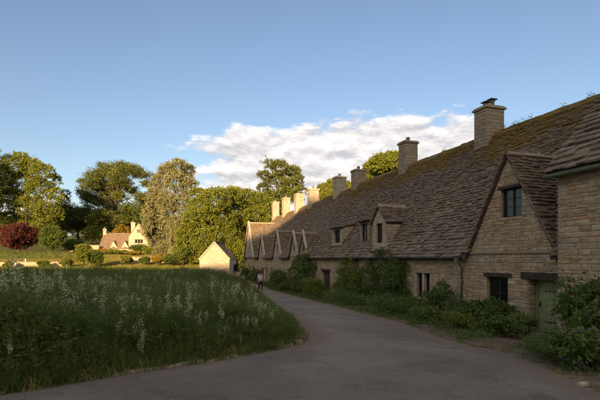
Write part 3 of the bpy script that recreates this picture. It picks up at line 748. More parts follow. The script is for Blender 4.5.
# far cottages with pointed gables
def far_gable(y, hw, ytop, seed, x=WX, win=True):
    za = zpx(ytop, x, y); zb = EAVE+.15
    o = [(-y-.3, zb+.5, -y+.3, zb+1.25)] if win else []
    return dict(y=y, hw=hw, zb=zb, za=za, x=x, opens=o, m=STONE_L)
def far_cottage(label, y0, y1, rz, gs, wins, chim, seed):
    ops = [(-y-w/2, g(WX, y)+z0, -y+w/2, g(WX, y)+z1) for y, w, z0, z1 in wins]
    h, f = cottage(label, y0, y1, rz, ops, gs, seed=seed, ex=(.26, .17))
    for o, (y, w, z0, z1) in zip(ops, wins):
        if z0 > .3: window(h, f, *o, rec=.15, bars=False)
        else: MB().fbox(f, o[0], o[2], o[1], o[3], -.26, -.18).obj('door', OAK, h)
        lintel(h, f, o[0]-.12, o[2]+.12, o[3], o[3]+.13, STONE_D)
    for x, top, w in chim: yq = wy(x, XR); chimney(h, XR, yq, rz-.6, zpx(top, XR, yq), w, .8, m=STONE_L, pots=1)
    return h
far_cottage('stone cottage with paired slim gables behind the white rambling rose', 33.01, 39.5, 8.6, [far_gable(34.4, 1.15, 233, 1), far_gable(37.0, 1.2, 233, 2)], [(36.9, .9, .7, 1.7), (34.5, .9, .7, 1.7), (38.6, .9, 0, 1.9)], [(339.5, 177, .95)], 6)
far_cottage('distant stone cottage with one slim pointed gable, middle of the far cottages', 39.51, 46.0, 8.45, [far_gable(42.4, 1.5, 231, 3)], [(42.0, 1.1, .7, 1.8), (44.6, .9, 0, 1.9), (40.4, .9, .7, 1.7)], [(313, 189, 1.0)], 7)
far_cottage('distant stone cottage whose chimney catches the sun, next to last in the row', 46.01, 51.0, 8.35, [far_gable(48.9, 1.55, 236, 4)], [(48.6, 1.1, .7, 1.8), (46.8, .9, 0, 1.9)], [(299, 194, .9)], 8)
far_cottage('last stone cottage at the far end of the row, broad gable in sun', 51.01, 58.0, 8.3, [far_gable(54.6, 2.6, 223, 5, WX-.25)], [(55.6, 1.0, .7, 1.8), (53.4, 1.0, .7, 1.8)], [(286, 198, .85), (275.5, 202, .8)], 9)

# ------------------------------------------------------------------ foliage helpers
def leafs(P, size, aspect=.6, r=None, down=0., up=0., out=None, outw=0.):
    r = r or rng; n = len(P); P = np.asarray(P)
    d = r.normal(size=(n, 3)); d[:, 2] += up-down
    if out is not None: d += out*outw
    d /= np.linalg.norm(d, axis=1, keepdims=True)+1e-9
    q = r.normal(size=(n, 3)); b = np.cross(d, q); b /= np.linalg.norm(b, axis=1, keepdims=True)+1e-9
    s = (size*r.uniform(.6, 1.3, n))[:, None]
    V = np.stack([P-d*s*.1, P+d*s*.42+b*s*aspect*.5, P+d*s*.95, P+d*s*.42-b*s*aspect*.5], 1).reshape(-1, 3)
    return V, np.arange(len(V)).reshape(-1, 4)
def lobes_of(c, R, k, r, fill=.62, lr=(.32, .5), zmin=-.75):
    L = [(np.array(c), np.array(R)*.62)]
    while len(L) < k+1:
        u = r.normal(size=3); u /= np.linalg.norm(u); u *= r.uniform(.55, 1)**.5
        if u[2] < zmin: continue
        s = r.uniform(*lr); L.append((np.array(c)+u*np.array(R)*(1-s*.85), np.array(R)*s*np.array([1, 1, .85])))
    return L
def fill(L, n, r, per=24, sig=.16, shell=(.6, 1.0), topb=.25):
    w = np.array([(q[1][0]*q[1][2]) for q in L]); w /= w.sum()
    m = max(1, n//per); li = r.choice(len(L), m, p=w)
    u = r.normal(size=(m, 3)); u[:, 2] += topb; u /= np.linalg.norm(u, axis=1, keepdims=True)
    C = np.array([q[0] for q in L])[li]; RR = np.array([q[1] for q in L])[li]
    c = C+u*RR*r.uniform(*shell, m)[:, None]
    sg = (RR.mean(1)*sig)[:, None]*r.uniform(.6, 1.4, (m, 1))
    P = (c[:, None, :]+r.normal(size=(m, per, 3))*sg[:, None, :]*np.array([1, 1, .7])).reshape(-1, 3)
    return P, np.repeat(u, per, 0)
def trunk(t, base, top, r0, L, m=BARK, r=None, limbs=7, k=7):
    b = MB(); base, top = Vector(base), Vector(top); pts = []; rad = []
    for i in range(6):
        f = i/5; pts.append(base.lerp(top, f)+Vector((math.sin(f*4+base.x)*r0*.5*f, math.cos(f*3+base.y)*r0*.5*f, 0))); rad.append(r0*(1.25 if i == 0 else 1-.72*f))
    b.tube(pts, rad, k)
    for q in L[1:limbs+1]:
        f = random.uniform(.4, .9); s = base.lerp(top, f); e = Vector(q[0]); md = s.lerp(e, .5)+Vector((0, 0, .12*(e-s).length))
        b.tube([s, md, e, e+(e-md)*.5], [r0*.42*(1-.4*f), r0*.28, r0*.13, r0*.04], 5)
    return b.obj('trunk', m, t, True)
def tree(name, label, x, d, w, ytop, ybot=None, m=LEAF_G, n=16000, leaf=.34, k=16, seed=0, group='trees on the far slope', cat='tree', bark=BARK, depth=1.0, sig=.17, per=22, aspect=.62, tw=.035, pos=None, H=None, zmin=-.75, lr=(.32, .5), shell=(.6, 1.0), low=.16):
    r = np.random.default_rng(seed+500)
    X, Y = pos if pos else xy(x, d); zg = g(X, Y)
    zt = H+zg if H else EYE+(HY-ytop)/F*d; zb = zg+(low*(zt-zg) if ybot is None else max(0.0, EYE+(HY-ybot)/F*d-zg))
    R = np.array([w/2*depth, w/2*depth, (zt-zb)/2]); c = (X, Y, (zt+zb)/2)
    t = thing(name, label, cat, (X, Y, zg-.05), group)
    L = lobes_of(c, R, k, r, zmin=zmin, lr=lr)
    n = int(n*1.8); sig *= .8; shell = (max(shell[0], .7), 1.03) if shell[0] > .5 else shell
    P, u = fill(L, n, r, per=per, sig=sig, shell=shell)
    P[:, 2] = np.maximum(P[:, 2], zg+.1)
    V, Q = leafs(P, leaf, aspect, r, out=u, outw=.5)
    obj('crown', V, Q, m, t)
    trunk(t, (X, Y, zg-.1), (X, Y, zb+(zt-zb)*.62), max(.05, w*tw), L, bark)
    return t
def copy_tree(src, pos, label, s=1., rz=0.):
    t = src.copy(); COL.objects.link(t); t['label'] = label; t.location = (pos[0], pos[1], g(*pos)-.05); t.scale = (s, s, s); t.rotation_euler = (0, 0, rz)
    for ch in src.children:
        c = ch.copy(); COL.objects.link(c); c.parent = t
    return t

# ------------------------------------------------------------------ wooded bank behind the viewer (casts the evening shade over row and meadow)
def pq(p, q): return (p*math.sin(SUN_A)+q*math.cos(SUN_A), p*math.cos(SUN_A)-q*math.sin(SUN_A))
TE = math.tan(SUN_E)
# ------------------------------------------------------------------ far trees
tree('dark_conifer', 'dark tree cut off by the left edge, tallest at that side', -8, 114, 8.5, 134, m=LEAF_D, n=12000, seed=1, leaf=.36, k=14)
tree('broadleaf_tree', 'thin dark-leaved tree in the gap between the big tree and the cedar', 66, 140, 11, 183, m=LEAF_D, n=7000, seed=3, leaf=.36, k=12, sig=.13, lr=(.2, .32), shell=(.3, 1))
tree('broadleaf_tree', 'shaded green tree low behind the round green tree', 78, 150, 20, 205, m=LEAF_D, n=12000, seed=4, leaf=.4, k=14)
tree('broadleaf_tree', 'low dark tree between the big yellow-green tree and the cedar trunk', 52, 155, 16, 200, m=LEAF_D, n=10000, seed=14, leaf=.4, k=12)
tree('broadleaf_tree', 'dark tree behind the distant house, right under the cedar', 118, 153, 24, 204, m=LEAF_D, n=14000, seed=5, leaf=.42, k=14)
tree('broadleaf_tree', 'green tree rising behind the pale willow and the distant house', 152, 150, 17, 188, m=LEAF_G, n=12000, seed=6, leaf=.4, k=14)
# cedar: flat tiers on a stout forked trunk
def cedar():
    d = 148; X, Y = xy(112, d); zg = g(X, Y); r = np.random.default_rng(77)
    t = thing('cedar_tree', 'broad spreading cedar with flat layered crown above the distant house', 'tree', (X, Y, zg-.05), 'trees on the far slope')
    L = []
    px = d/F
    tiers = [(112, 172, 20, 1.0), (98, 175, 19, 1.1), (128, 170, 20, .9), (122, 166, 15, .8), (90, 183, 15, 1.2), (140, 174, 15, .8), (106, 167, 15, .8), (146, 184, 9, .8), (84, 193, 10, 1.2), (100, 188, 17, 1.5), (115, 185, 14, 1.4),
             (92, 200, 14, 1.4), (118, 177, 15, 1.2), (126, 184, 10, 1.0), (112, 196, 13, 1.5), (108, 203, 17, 1.6), (132, 190, 10, .8), (140, 197, 11, .8), (88, 212, 11, 1.4), (104, 216, 15, 1.6), (128, 207, 11, .9), (120, 196, 10, 1.0), (96, 222, 14, 1.4), (118, 222, 14, 1.4), (142, 210, 9, .8)]
    for x, y, w, hh in tiers:
        p = at(x, y, d+r.uniform(-7, 4)); L.append((np.array(p), np.array([w*px*.78, w*px*.7, 1.9*hh])))
    P, u = fill(L, 70000, r, per=26, sig=.15, shell=(.3, 1), topb=.1)
    V, Q = leafs(P, .44, .5, r, out=u, outw=.6); obj('crown', V, Q, LEAF_C, t)
    b = MB(); top = at(118, 176, d); base = Vector((X, Y, zg-.1))
    b.tube([base, base.lerp(top, .35), base.lerp(top, .7)+Vector((.5, 0, 0)), top], [1.0, .75, .5, .15], 8)
    for q in L:
        e = Vector(q[0]); s = base.lerp(top, random.uniform(.3, .85)); b.tube([s, s.lerp(e, .5)+Vector((0, 0, .06*(e-s).length)), e], [.24, .16, .06], 5)
    b.obj('trunk', BARK, t, True)
cedar()
def willow():
    d = 96; X, Y = xy(170, d); zg = g(X, Y); r = np.random.default_rng(78)
    t = thing('willow_tree', 'pale silvery willow with drooping foliage right of the distant house', 'tree', (X, Y, zg-.05), 'trees on the far slope')
    L = []; px = d/F
    for x, y, w, h in [(178, 165, 11, 8), (188, 170, 9, 9), (168, 170, 10, 9), (160, 182, 11, 11), (176, 182, 13, 13), (190, 186, 10, 12), (154, 197, 9, 14), (166, 203, 12, 15), (182, 205, 12, 15), (150, 215, 8, 14), (162, 224, 12, 15), (176, 228, 12, 15), (153, 236, 10, 12), (168, 246, 13, 11), (186, 240, 10, 13), (147, 226, 6, 12), (160, 254, 11, 9), (178, 253, 11, 9)]:
        L.append((np.array(at(x, y, d+r.uniform(-3, 3))), np.array([w*px*.85, w*px*.85, h*px*.9])))
    P, u = fill(L, 44000, r, per=26, sig=.15, shell=(.5, 1.0))
    V, Q = leafs(P, .5, .3, r, down=.9, out=u, outw=.4); obj('crown', V, Q, LEAF_W, t)
    trunk(t, (X, Y, zg-.1), at(174, 190, d), .6, L, BARK_L, limbs=9)
willow()
def mass(name, label, lob, d, m, n, leaf, seed, base, sig=.15, tr=.4, spread=3., top=None, limbs=9, shell=(.6, 1.)):
    X, Y = xy(base, d); zg = g(X, Y); r = np.random.default_rng(seed); px = d/F
    t = thing(name, label, 'tree', (X, Y, zg-.05), 'trees on the far slope')
    L = [(np.array(at(x, y, d+r.uniform(-spread, spread))), np.array([w*px, w*px*.9, h*px])) for x, y, w, h in lob]
    n = int(n*1.7); P, u = fill(L, n, r, per=24, sig=sig*.8, shell=(.72, 1.03)); P[:, 2] = np.maximum(P[:, 2], gz(P[:, 0], P[:, 1])+.05)
    V, Q = leafs(P, leaf, .62, r, out=u, outw=.5); obj('crown', V, Q, m, t)
    trunk(t, (X, Y, zg-.1), at(base, top or min(q[1] for q in lob)+12, d), tr, L, BARK, limbs=limbs)
    return t
mass('broadleaf_tree', 'big sunlit yellow-green tree standing behind the copper beech', [(15, 164, 13, 9), (30, 166, 11, 8), (42, 172, 11, 8), (53, 181, 8, 7), (4, 176, 13, 10), (22, 183, 14, 11), (40, 189, 13, 10), (56, 196, 7, 8), (10, 199, 13, 11), (28, 206, 14, 11), (46, 211, 11, 10), (8, 221, 12, 10), (25, 226, 13, 9), (42, 229, 10, 8), (57, 214, 6, 7), (20, 156, 7, 4)], 120, LEAF_Y, 30000, .4, 30, 26)
mass('broadleaf_tree', 'rounded golden-green tree filling the slope behind the small barn', [(200, 207, 13, 10), (215, 200, 14, 12), (230, 196, 13, 9), (205, 222, 15, 14), (222, 218, 15, 14), (193, 222, 11, 13), (187, 238, 11, 13), (205, 240, 14, 13), (225, 238, 15, 13), (215, 255, 16, 11), (192, 255, 12, 9), (236, 252, 10, 12), (198, 195, 8, 7), (182, 252, 8, 8)], 84, LEAF_Y, 38000, .3, 31, 208)
mass('broadleaf_tree', 'golden-green tree between the small barn and the last cottage', [(246, 200, 13, 10), (258, 202, 12, 9), (240, 214, 13, 13), (256, 216, 13, 12), (268, 212, 9, 10), (246, 232, 13, 13), (262, 232, 11, 12), (252, 248, 12, 11), (268, 250, 8, 12), (238, 246, 9, 10), (272, 226, 8, 10), (236, 195, 9, 7)], 90, LEAF_Y, 30000, .3, 32, 252)
mass('broadleaf_tree', 'tall open-crowned tree rising above the far chimneys', [(280, 168, 9, 7), (269, 164, 7, 5), (292, 172, 8, 6), (265, 176, 7, 5), (277, 181, 9, 7), (290, 184, 9, 6), (298, 180, 6, 5), (263, 188, 6, 5), (284, 195, 10, 7), (270, 197, 8, 6), (301, 190, 5, 5), (296, 196, 7, 6), (276, 207, 10, 8)], 104, LEAF_C, 9500, .40, 33, 281, sig=.24, tr=.55, top=172, limbs=12)
mass('broadleaf_tree', 'golden-green tree showing over the ridge beside the fourth chimney', [(382, 163, 12, 8), (372, 168, 9, 7), (393, 160, 10, 8), (398, 172, 9, 10), (385, 178, 14, 10), (370, 180, 8, 8), (402, 162, 6, 6)], 66, LEAF_Y, 22000, .26, 34, 385, top=165)
mass('broadleaf_tree', 'low green tree behind the ridge between the far chimneys', [(325, 190, 8, 6), (334, 186, 9, 6), (345, 188, 8, 7), (318, 196, 8, 7), (330, 200, 12, 9)], 78, LEAF_Y, 14000, .28, 35, 332)
tree('copper_beech', 'dark red copper beech at the left edge above the hedge', 19, 104, 10.0, 221, ybot=252, m=LEAF_R, n=16000, seed=21, leaf=.3, k=22, lr=(.2, .4))
tree('round_tree', 'small round green tree right of the copper beech', 53, 103, 6.8, 225, ybot=252, m=LEAF_G, n=12000, seed=22, leaf=.27, k=18, lr=(.2, .4))
tree('garden_shrub', 'rounded green shrub between the round tree and the distant house', 75, 112, 6.5, 236, ybot=254, m=LEAF_G, n=6000, seed=23, leaf=.27, k=8, cat='shrub')
tree('golden_shrub', 'bright golden shrub behind the left chimney of the distant house', 122, 141, 7.0, 222, ybot=243, m=LEAF_GOLD, n=6000, seed=24, leaf=.3, k=8, cat='shrub', group='shrubs round the distant house')
tree('garden_shrub', 'yellow-green shrub left of the distant house chimney', 93, 138, 9, 224, ybot=246, m=LEAF_Y, n=6000, seed=25, leaf=.32, k=8, cat='shrub', group='shrubs round the distant house')
tree('willow_shrub', 'loose upright shrub at the far edge of the meadow', 84, 79, 3.6, 243, ybot=264, m=LEAF_Y, n=6000, seed=26, leaf=.2, k=9, cat='shrub', sig=.2, group='shrubs along the far meadow edge')
tree('willow_shrub', 'darker low shrub at the far edge of the meadow', 96, 79.5, 3.2, 249, ybot=266, m=LEAF_G, n=5000, seed=27, leaf=.2, k=9, cat='shrub', sig=.2, group='shrubs along the far meadow edge')
for k, (x, d, w, yt, mm, la) in enumerate([(112, 116, 4.5, 249, LEAF_Y, 'low golden shrub before the left dormer of the distant house'), (124, 115, 4.5, 250, LEAF_G, 'low green shrub before the right dormer of the distant house'), (140, 116, 6.5, 243, LEAF_G, 'green shrub under the large gable of the distant house'),
        (150, 113, 4, 246, LEAF_Y, 'yellow-green shrub against the foot of the willow'), (133, 112, 4, 251, LEAF_GOLD, 'small ochre shrub in front of the distant house'), (183, 82, 4.6, 240, LEAF_G, 'dark green shrub left of the small barn'), (240, 72, 2.6, 262, LEAF_D, 'dark shrub right of the small barn'), (105, 116, 4.2, 248, LEAF_GOLD, 'ochre shrub under the left chimney of the distant house'), (247, 66, 1.6, 268, LEAF_G, 'little green shrub beside the last cottage lane'), (127, 84, 3.0, 255, LEAF_Y, 'rounded yellow-green shrub at the left end of the wall under the willow'), (145, 84, 2.6, 257, LEAF_G, 'green shrub in front of the middle of the wall under the willow'), (158, 83, 3.4, 254, LEAF_GOLD, 'ochre shrub in front of the right end of the wall under the willow'), (171, 82, 3.6, 252, LEAF_G, 'green shrub hiding the foot of the willow trunk'), (8, 79, 1.8, 261, LEAF_Y, 'small yellow-green shrub before the far left wall'), (44, 79, 2.2, 260.5, LEAF_G, 'small green shrub before the far left wall'), (66, 80, 2.6, 257, LEAF_Y, 'yellow-green shrub at the right end of the far left wall')]):
    tree('garden_shrub', la, x, d, w, yt, m=mm, n=4000, seed=40+k, leaf=.22, k=7, cat='shrub', group='shrubs before the far slope')
# more of the wood behind, closing the skyline gaps low down
fill_src = tree('wood_tree', 'tree of the dark wood behind the cedar, leftmost', 20, 185, 22, 205, m=LEAF_D, n=9000, seed=60, leaf=.5, k=12, group='wood on the far hillside')
for k, (x, d, la) in enumerate([(60, 190, 'tree of the dark wood seen through the gap left of the cedar'), (95, 195, 'tree of the dark wood behind the cedar trunk'), (130, 190, 'tree of the dark wood above the distant house gable'), (165, 185, 'tree of the dark wood behind the willow'), (205, 180, 'tree of the dark wood behind the small barn'), (245, 170, 'tree of the dark wood behind the last cottage')]):
    copy_tree(fill_src, xy(x, d), la, .85+.05*(k % 3), k*1.3)

# ------------------------------------------------------------------ hedge, field wall, barn, distant house
def cam_frame(x, d): v = at(x, HY, d); return Frame((v.x, v.y, 0), (CP, -SP, 0))
def hedge(label, x0, x1, d, y0, y1, th, m, n, leaf, seed):
    r = np.random.default_rng(seed); fr = cam_frame(x0, d); L = (x1-x0)/F*d; zt = EYE+(HY-y0)/F*d; zb = EYE+(HY-y1)/F*d-.4
    c = fr.p(L/2, 0, -th/2); t = thing('clipped_hedge', label, 'hedge', (c.x, c.y, zb))
    u = r.uniform(size=(n, 3)); face = r.integers(0, 3, n); nn = np.where(face == 0, 0, np.where(face == 1, u[:, 2], 1)); zz = np.where(face == 1, 1, u[:, 1])
    P = np.array([fr.p(a*L, zb+(zt-zb)*z, -q*th) for a, z, q in zip(u[:, 0], zz, nn)])+r.normal(size=(n, 3))*.09
    V, Q = leafs(P, leaf, .6, r); obj('foliage', V, Q, m, t)
    MB().fbox(fr, .1, L-.1, zb-.2, zt-.12, -th+.1, -.1).obj('branch_core', LEAF_D, t)
hedge('long clipped hedge running under the copper beech', -30, 96, 98, 252.5, 261, 1.6, LEAF_H, 16000, .2, 70)
def field_wall(label, pts, d0, h, seed, m=STONE_L):
    pass
def dry_wall(label, x0, x1, d, zt, seed):
    fr = cam_frame(x0, d); L = (x1-x0)/F*d; c = fr.p(L/2, 0); zg = min(g(*fr.p(k*L/6, 0)[:2]) for k in range(7))
    t = thing('dry_stone_wall', label, 'wall', (c.x, c.y, zg))
    wall(t, fr, [(0, zg-.4), (L, zg-.4), (L, zt), (0, zt)], (), hz=.17, wd=(.2, .5), m=STONE, seed=seed)
    r = random.Random(seed); a = 0; b = MB()
    while a < L-.1:
        w_ = r.uniform(.14, .34); hh = r.uniform(.08, .26); b.hexa([fr.p(a+w_*q[0], zt+hh*q[2], q[1]) for q in ((.03, -.42, -.05), (.97, -.42, -.05), (.95, .03, -.05), (.04, .03, -.05), (.1, -.38, .9), (.8, -.38, 1), (.85, -.03, .85), (.15, -.03, 1))][::1]); a += w_
    b.obj('cope_stones', STONE_D, t, kind='stuff')
    return t
dry_wall('low pale stone wall catching sun under the willow', 132, 166, 88, EYE+(HY-257.6)/F*88, 71)
dry_wall('low pale stone wall below the clipped hedge at far left', -30, 66, 81.5, EYE+(HY-262.6)/F*81.5, 72)
dry_wall('low pale stone wall across the end of the lane', 236, 252, 61, EYE+(HY-273)/F*61, 73)
dry_wall('garden wall with stone coping left of the distant house', 70, 99, 128, EYE+(HY-245.5)/F*128, 74)

def gabled(parent, fr, w, dp, zb, ze, za, opens=(), lights=2, m=STONE_L, slate=True, seed=0, over=.15, exp=(.35, .28), name='wall'):
    """Small gable-fronted range: front pentagon in fr, ridge running back dp."""
    wall(parent, fr, [(0, zb), (w, zb), (w, ze), (w/2, za), (0, ze)], opens, m=m, hz=.2, wd=(.3, .7), seed=seed, name=name)
    b = MB(); b.fbox(fr, .0, .3, zb, ze-.02, -dp, -.46).fbox(fr, w-.3, w, zb, ze-.02, -dp, -.46)
    b.add([fr.p(0, zb, -dp), fr.p(w, zb, -dp), fr.p(w, ze, -dp), fr.p(w/2, za-.02, -dp), fr.p(0, ze, -dp)], [(4, 3, 2, 1, 0)])
    b.obj('side_walls', m, parent)
    rf = MB(); sl = math.hypot(w/2, za-ze); c, s = (w/2)/sl, (za-ze)/sl; k = sl+over
    for sg in (-1, 1):
        P = [fr.p(w/2, za+.02, over), fr.p(w/2, za+.02, -dp-over), fr.p(w/2+sg*c*k, za+.02-s*k, -dp-over), fr.p(w/2+sg*c*k, za+.02-s*k, over)]
        if sg > 0: P = P[::-1]
        rf.hexa([p+Vector((0, 0, 0)) for p in P]+[p+Vector((0, 0, .1)) for p in P])
    roof = rf.obj('roof', SLATE_FAR, parent)
    if slate:
        for sg in (-1, 1):
            O = fr.p(w/2+sg*c*k, za+.12-s*k, 0); U = fr.N*sg; Vd = fr.U*(-sg*c)+Vector((0, 0, s))
            a0, a1 = (-dp-over, over) if sg > 0 else (-over, dp+over)
            slates(roof, O, U, Vd, a0, a1, k, None, exp, (.3, .6), th=.05, m=SLATE_FAR, seed=seed+sg+5)
    return roof
# barn
d = 67; fr = cam_frame(199.5, d); wv = (229.5-199.5)/F*d
c = fr.p(wv/2, 0); bt = thing('small_barn', 'small sunlit stone barn with a plain pointed gable beyond the meadow', 'barn', (c.x, c.y, g(c.x, c.y)))
gabled(bt, fr, wv, 7, g(c.x, c.y)-.4, EYE-.05, EYE+(HY-243)/F*d, (), seed=81, over=.08)
b = MB()
for sg in (-1, 1): b.tube([fr.p(wv/2, EYE+(HY-242)/F*d, .06), fr.p(wv/2+sg*wv/2*1.04, EYE-.05, .06)], .1, 5)
b.obj('gable_coping', STONE_L, bt)
# distant house
d = 130; px = d/F
def zd(y, dd=130): return EYE+(HY-y)/F*dd
fr = cam_frame(99, d); hL = (131-99)*px
c = fr.p(hL*.7, 0); hz_ = g(c.x, c.y)-.5
ht = thing('country_house', 'distant gabled stone house in full sun below the cedar', 'house', (c.x, c.y, g(c.x, c.y)))
zb = hz_-1
wall(ht, fr, [(0, zb), (hL, zb), (hL, zd(249)), (0, zd(249))], (), m=STONE_L, hz=.25, wd=(.4, .8), seed=91)
dp = 7.0; zr = zd(234.5, 133.5)
b = MB(); b.fbox(fr, 0, .4, zb, zd(249)-.02, -dp, -.46).fbox(fr, 0, hL, zb, zd(249)-.02, -dp-.3, -dp)
b.add([fr.p(.02, zd(249)-.02, -.2), fr.p(.02, zd(249)-.02, -dp), fr.p(.02, zr-.1, -dp/2), fr.p(.4, zd(249)-.02, -.2), fr.p(.4, zd(249)-.02, -dp), fr.p(.4, zr-.1, -dp/2)], [(0, 1, 2), (5, 4, 3), (0, 3, 4, 1), (1, 4, 5, 2), (2, 5, 3, 0)])
b.obj('rear_walls', STONE_L, ht)
b = MB(); b.hexa([fr.p(-.1, zd(249), .25), fr.p(-.1, zr, -dp/2), fr.p(hL, zr, -dp/2), fr.p(hL, zd(249), .25)][::-1]+[p+Vector((0, 0, .12)) for p in (fr.p(-.1, zd(249), .25), fr.p(-.1, zr, -dp/2), fr.p(hL, zr, -dp/2), fr.p(hL, zd(249), .25))][::-1])
b.hexa([fr.p(-.1, zr-.01, -dp/2-.01), fr.p(-.1, zd(249), -dp-.4), fr.p(hL, zd(249), -dp-.4), fr.p(hL, zr-.01, -dp/2-.01)][::-1]+[p+Vector((0, 0, .12)) for p in (fr.p(-.1, zr-.01, -dp/2-.01), fr.p(-.1, zd(249), -dp-.4), fr.p(hL, zd(249), -dp-.4), fr.p(hL, zr-.01, -dp/2-.01))][::-1])
rf = b.obj('roof', SLATE_FAR, ht); e0, e1 = fr.p(0, zd(249)+.12, .25), fr.p(0, zr+.12, -dp/2); Vd = (e1-e0); sl = Vd.length
slates(rf, e0, fr.U, Vd.normalized(), -.1, hL, sl, None, (.4, .3), (.4, .8), th=.06, m=SLATE_FAR, seed=92)
for x0, x1 in ((109.5, 118), (121, 129.5)):
    f2_ = Frame(fr.p((x0-99)*px, 0, .15), fr.U); w_ = (x1-x0)*px
    dmr = MB().fbox(f2_, .3, w_-.3, zb, zd(249), -.5, -.46).obj('dormer', STONE_L, ht)
    wo = (w_/2-.5, zd(250), w_/2+.5, zd(247))
    gabled(dmr, f2_, w_, 3.2, zd(253), zd(248.5), zd(241), [wo], seed=95, over=.1, slate=False, name='dormer_front')
    window(dmr, f2_, *wo, bars=False, rec=.15)
fw_ = Frame(fr.p((130-99)*px, 0, 1.0), fr.U); ww = (150-130)*px
wing = MB().fbox(fw_, .5, ww-.5, zb, zd(250), -.6, -.55).obj('wing', STONE_L, ht)
wos = [(ww/2-.5, zd(233), ww/2+.55, zd(229.5)), (ww/2-1.2, zd(243.5), ww/2+1.2, zd(239.5))]
gabled(wing, fw_, ww, 9, zb, zd(236.5), zd(223.5), wos, seed=96, over=.15, name='gable_wall')
for w_ in wos: window(wing, fw_, *w_, lights=3, bars=False, rec=.15, mull=.12, fm=STONE_L)
def stack(parent, x, y0, y1, n_off, w=1.0):
    q = fr.p((x-99)*px, 0, -n_off); dd = d+n_off
    ch = MB().box((q.x-w/2, q.y-w/2, EYE+(HY-y1)/F*dd), (q.x+w/2, q.y+w/2, EYE+(HY-y0)/F*dd-.3)).obj('chimney', STONE_L, parent)
    MB().box((q.x-w/2-.12, q.y-w/2-.12, EYE+(HY-y0)/F*dd-.298), (q.x+w/2+.12, q.y+w/2+.12, EYE+(HY-y0)/F*dd)).obj('chimney_cap', STONE_L, ch)
    MB().lathe((q.x, q.y, EYE+(HY-y0)/F*dd), [(.22, 0), (.18, .5), (.24, .6)], 8).obj('chimney_pot', CLAY, ch)
stack(ht, 99.6, 229, 240, 3.5, .9); stack(ht, 129.3, 222.5, 240, 3.0, 1.2)
# lone chimney of a house hidden by the trees
v = at(131.5, 215, 172)
ct = thing('hidden_house', 'pale chimney of a hidden house showing among trees above the distant house', 'house', (v.x, v.y, g(v.x, v.y)))
MB().box((v.x-.55, v.y-.55, v.z), (v.x+.55, v.y+.55, v.z+2.2)).obj('chimney', STONE_L, ct)
MB().box((v.x-3.5, v.y-2.5, g(v.x, v.y)-.4), (v.x+3.5, v.y+2.5, v.z-2.6)).obj('wall', STONE_L, ct)
MB().hexa([(v.x-3.7, v.y-2.8, v.z-2.6), (v.x+3.7, v.y-2.8, v.z-2.6), (v.x+3.7, v.y+2.8, v.z-2.6), (v.x-3.7, v.y+2.8, v.z-2.6), (v.x-3.7, v.y-.05, v.z+.4), (v.x+3.7, v.y-.05, v.z+.4), (v.x+3.7, v.y+.05, v.z+.4), (v.x-3.7, v.y+.05, v.z+.4)]).obj('roof', SLATE_FAR, ct)

# ------------------------------------------------------------------ meadow: clumps of grass, leafy stems and cream plumes
def blade(b, r, h, w, lean, base=(0, 0), col=None):
    a = r.uniform(0, 6.28); dx, dy = math.cos(a), math.sin(a); pts = []
    for i in range(4):
        f = i/3; s = lean*f*f*h; ww = w*(1-f)**.7+.001
        pts.append(((base[0]+dx*s-dy*ww, base[1]+dy*s+dx*ww, h*f*(1-.25*lean*f)), (base[0]+dx*s+dy*ww, base[1]+dy*s-dx*ww, h*f*(1-.25*lean*f))))
    V = [p for q in pts for p in q]; b.add(V, [(0, 1, 3, 2), (2, 3, 5, 4), (4, 5, 7, 6)])
def proto(kind, seed):
    r = random.Random(seed); nr = np.random.default_rng(seed); b = MB(); mi = []
    if kind == 'grass':
        for _ in range(44): blade(b, r, r.uniform(.5, 1.15), r.uniform(.003, .007), r.uniform(.15, .9), (r.gauss(0, .10), r.gauss(0, .10)))
        V, Fc = b.v, b.f; mi = [0]*len(Fc); mats = [LEAF_M]
    else:
        V, Fc = [], []
        for s in range(7 if kind == 'herb' else 5):
            bx, by = r.gauss(0, .13), r.gauss(0, .13); h = r.uniform(.55, 1.0)*(1.18 if kind == 'plume' else 1); tx, ty = bx+r.gauss(0, .1), by+r.gauss(0, .1)
            q = MB().tube([(bx, by, 0), ((bx+tx)/2, (by+ty)/2, h*.55), (tx, ty, h)], [.006, .005, .003], 3, False); n = len(V); V += q.v; Fc += [tuple(i+n for i in f) for f in q.f]; mi += [0]*len(q.f)
            nl = 34; f = nr.uniform(.12, .95 if kind == 'herb' else .8, nl)
            P = np.stack([bx+(tx-bx)*f, by+(ty-by)*f, h*f], 1)+nr.normal(size=(nl, 3))*np.array([.035, .035, .01])
            o = nr.normal(size=(nl, 3)); o[:, 2] = .25; lv, lq = leafs(P, .085 if kind == 'herb' else .10, .36, nr, out=o, outw=1.2)
            n = len(V); V += [tuple(p) for p in lv]; Fc += [tuple(int(i)+n for i in k) for k in lq]; mi += [0]*len(lq)
            if kind == 'plume' and s < 4:
                m = 60; P = np.array([tx, ty, h])+nr.normal(size=(m, 3))*np.array([.028, .028, .085]); lv, lq = leafs(P, .028, .9, nr)
                n = len(V); V += [tuple(p) for p in lv]; Fc += [tuple(int(i)+n for i in k) for k in lq]; mi += [1]*len(lq)
        mats = [LEAF_M, P_CREAM]
    o = bpy.data.objects.new('meadow_'+kind, mesh('meadow_'+kind, np.array(V), Fc, mats, midx=mi)); return o
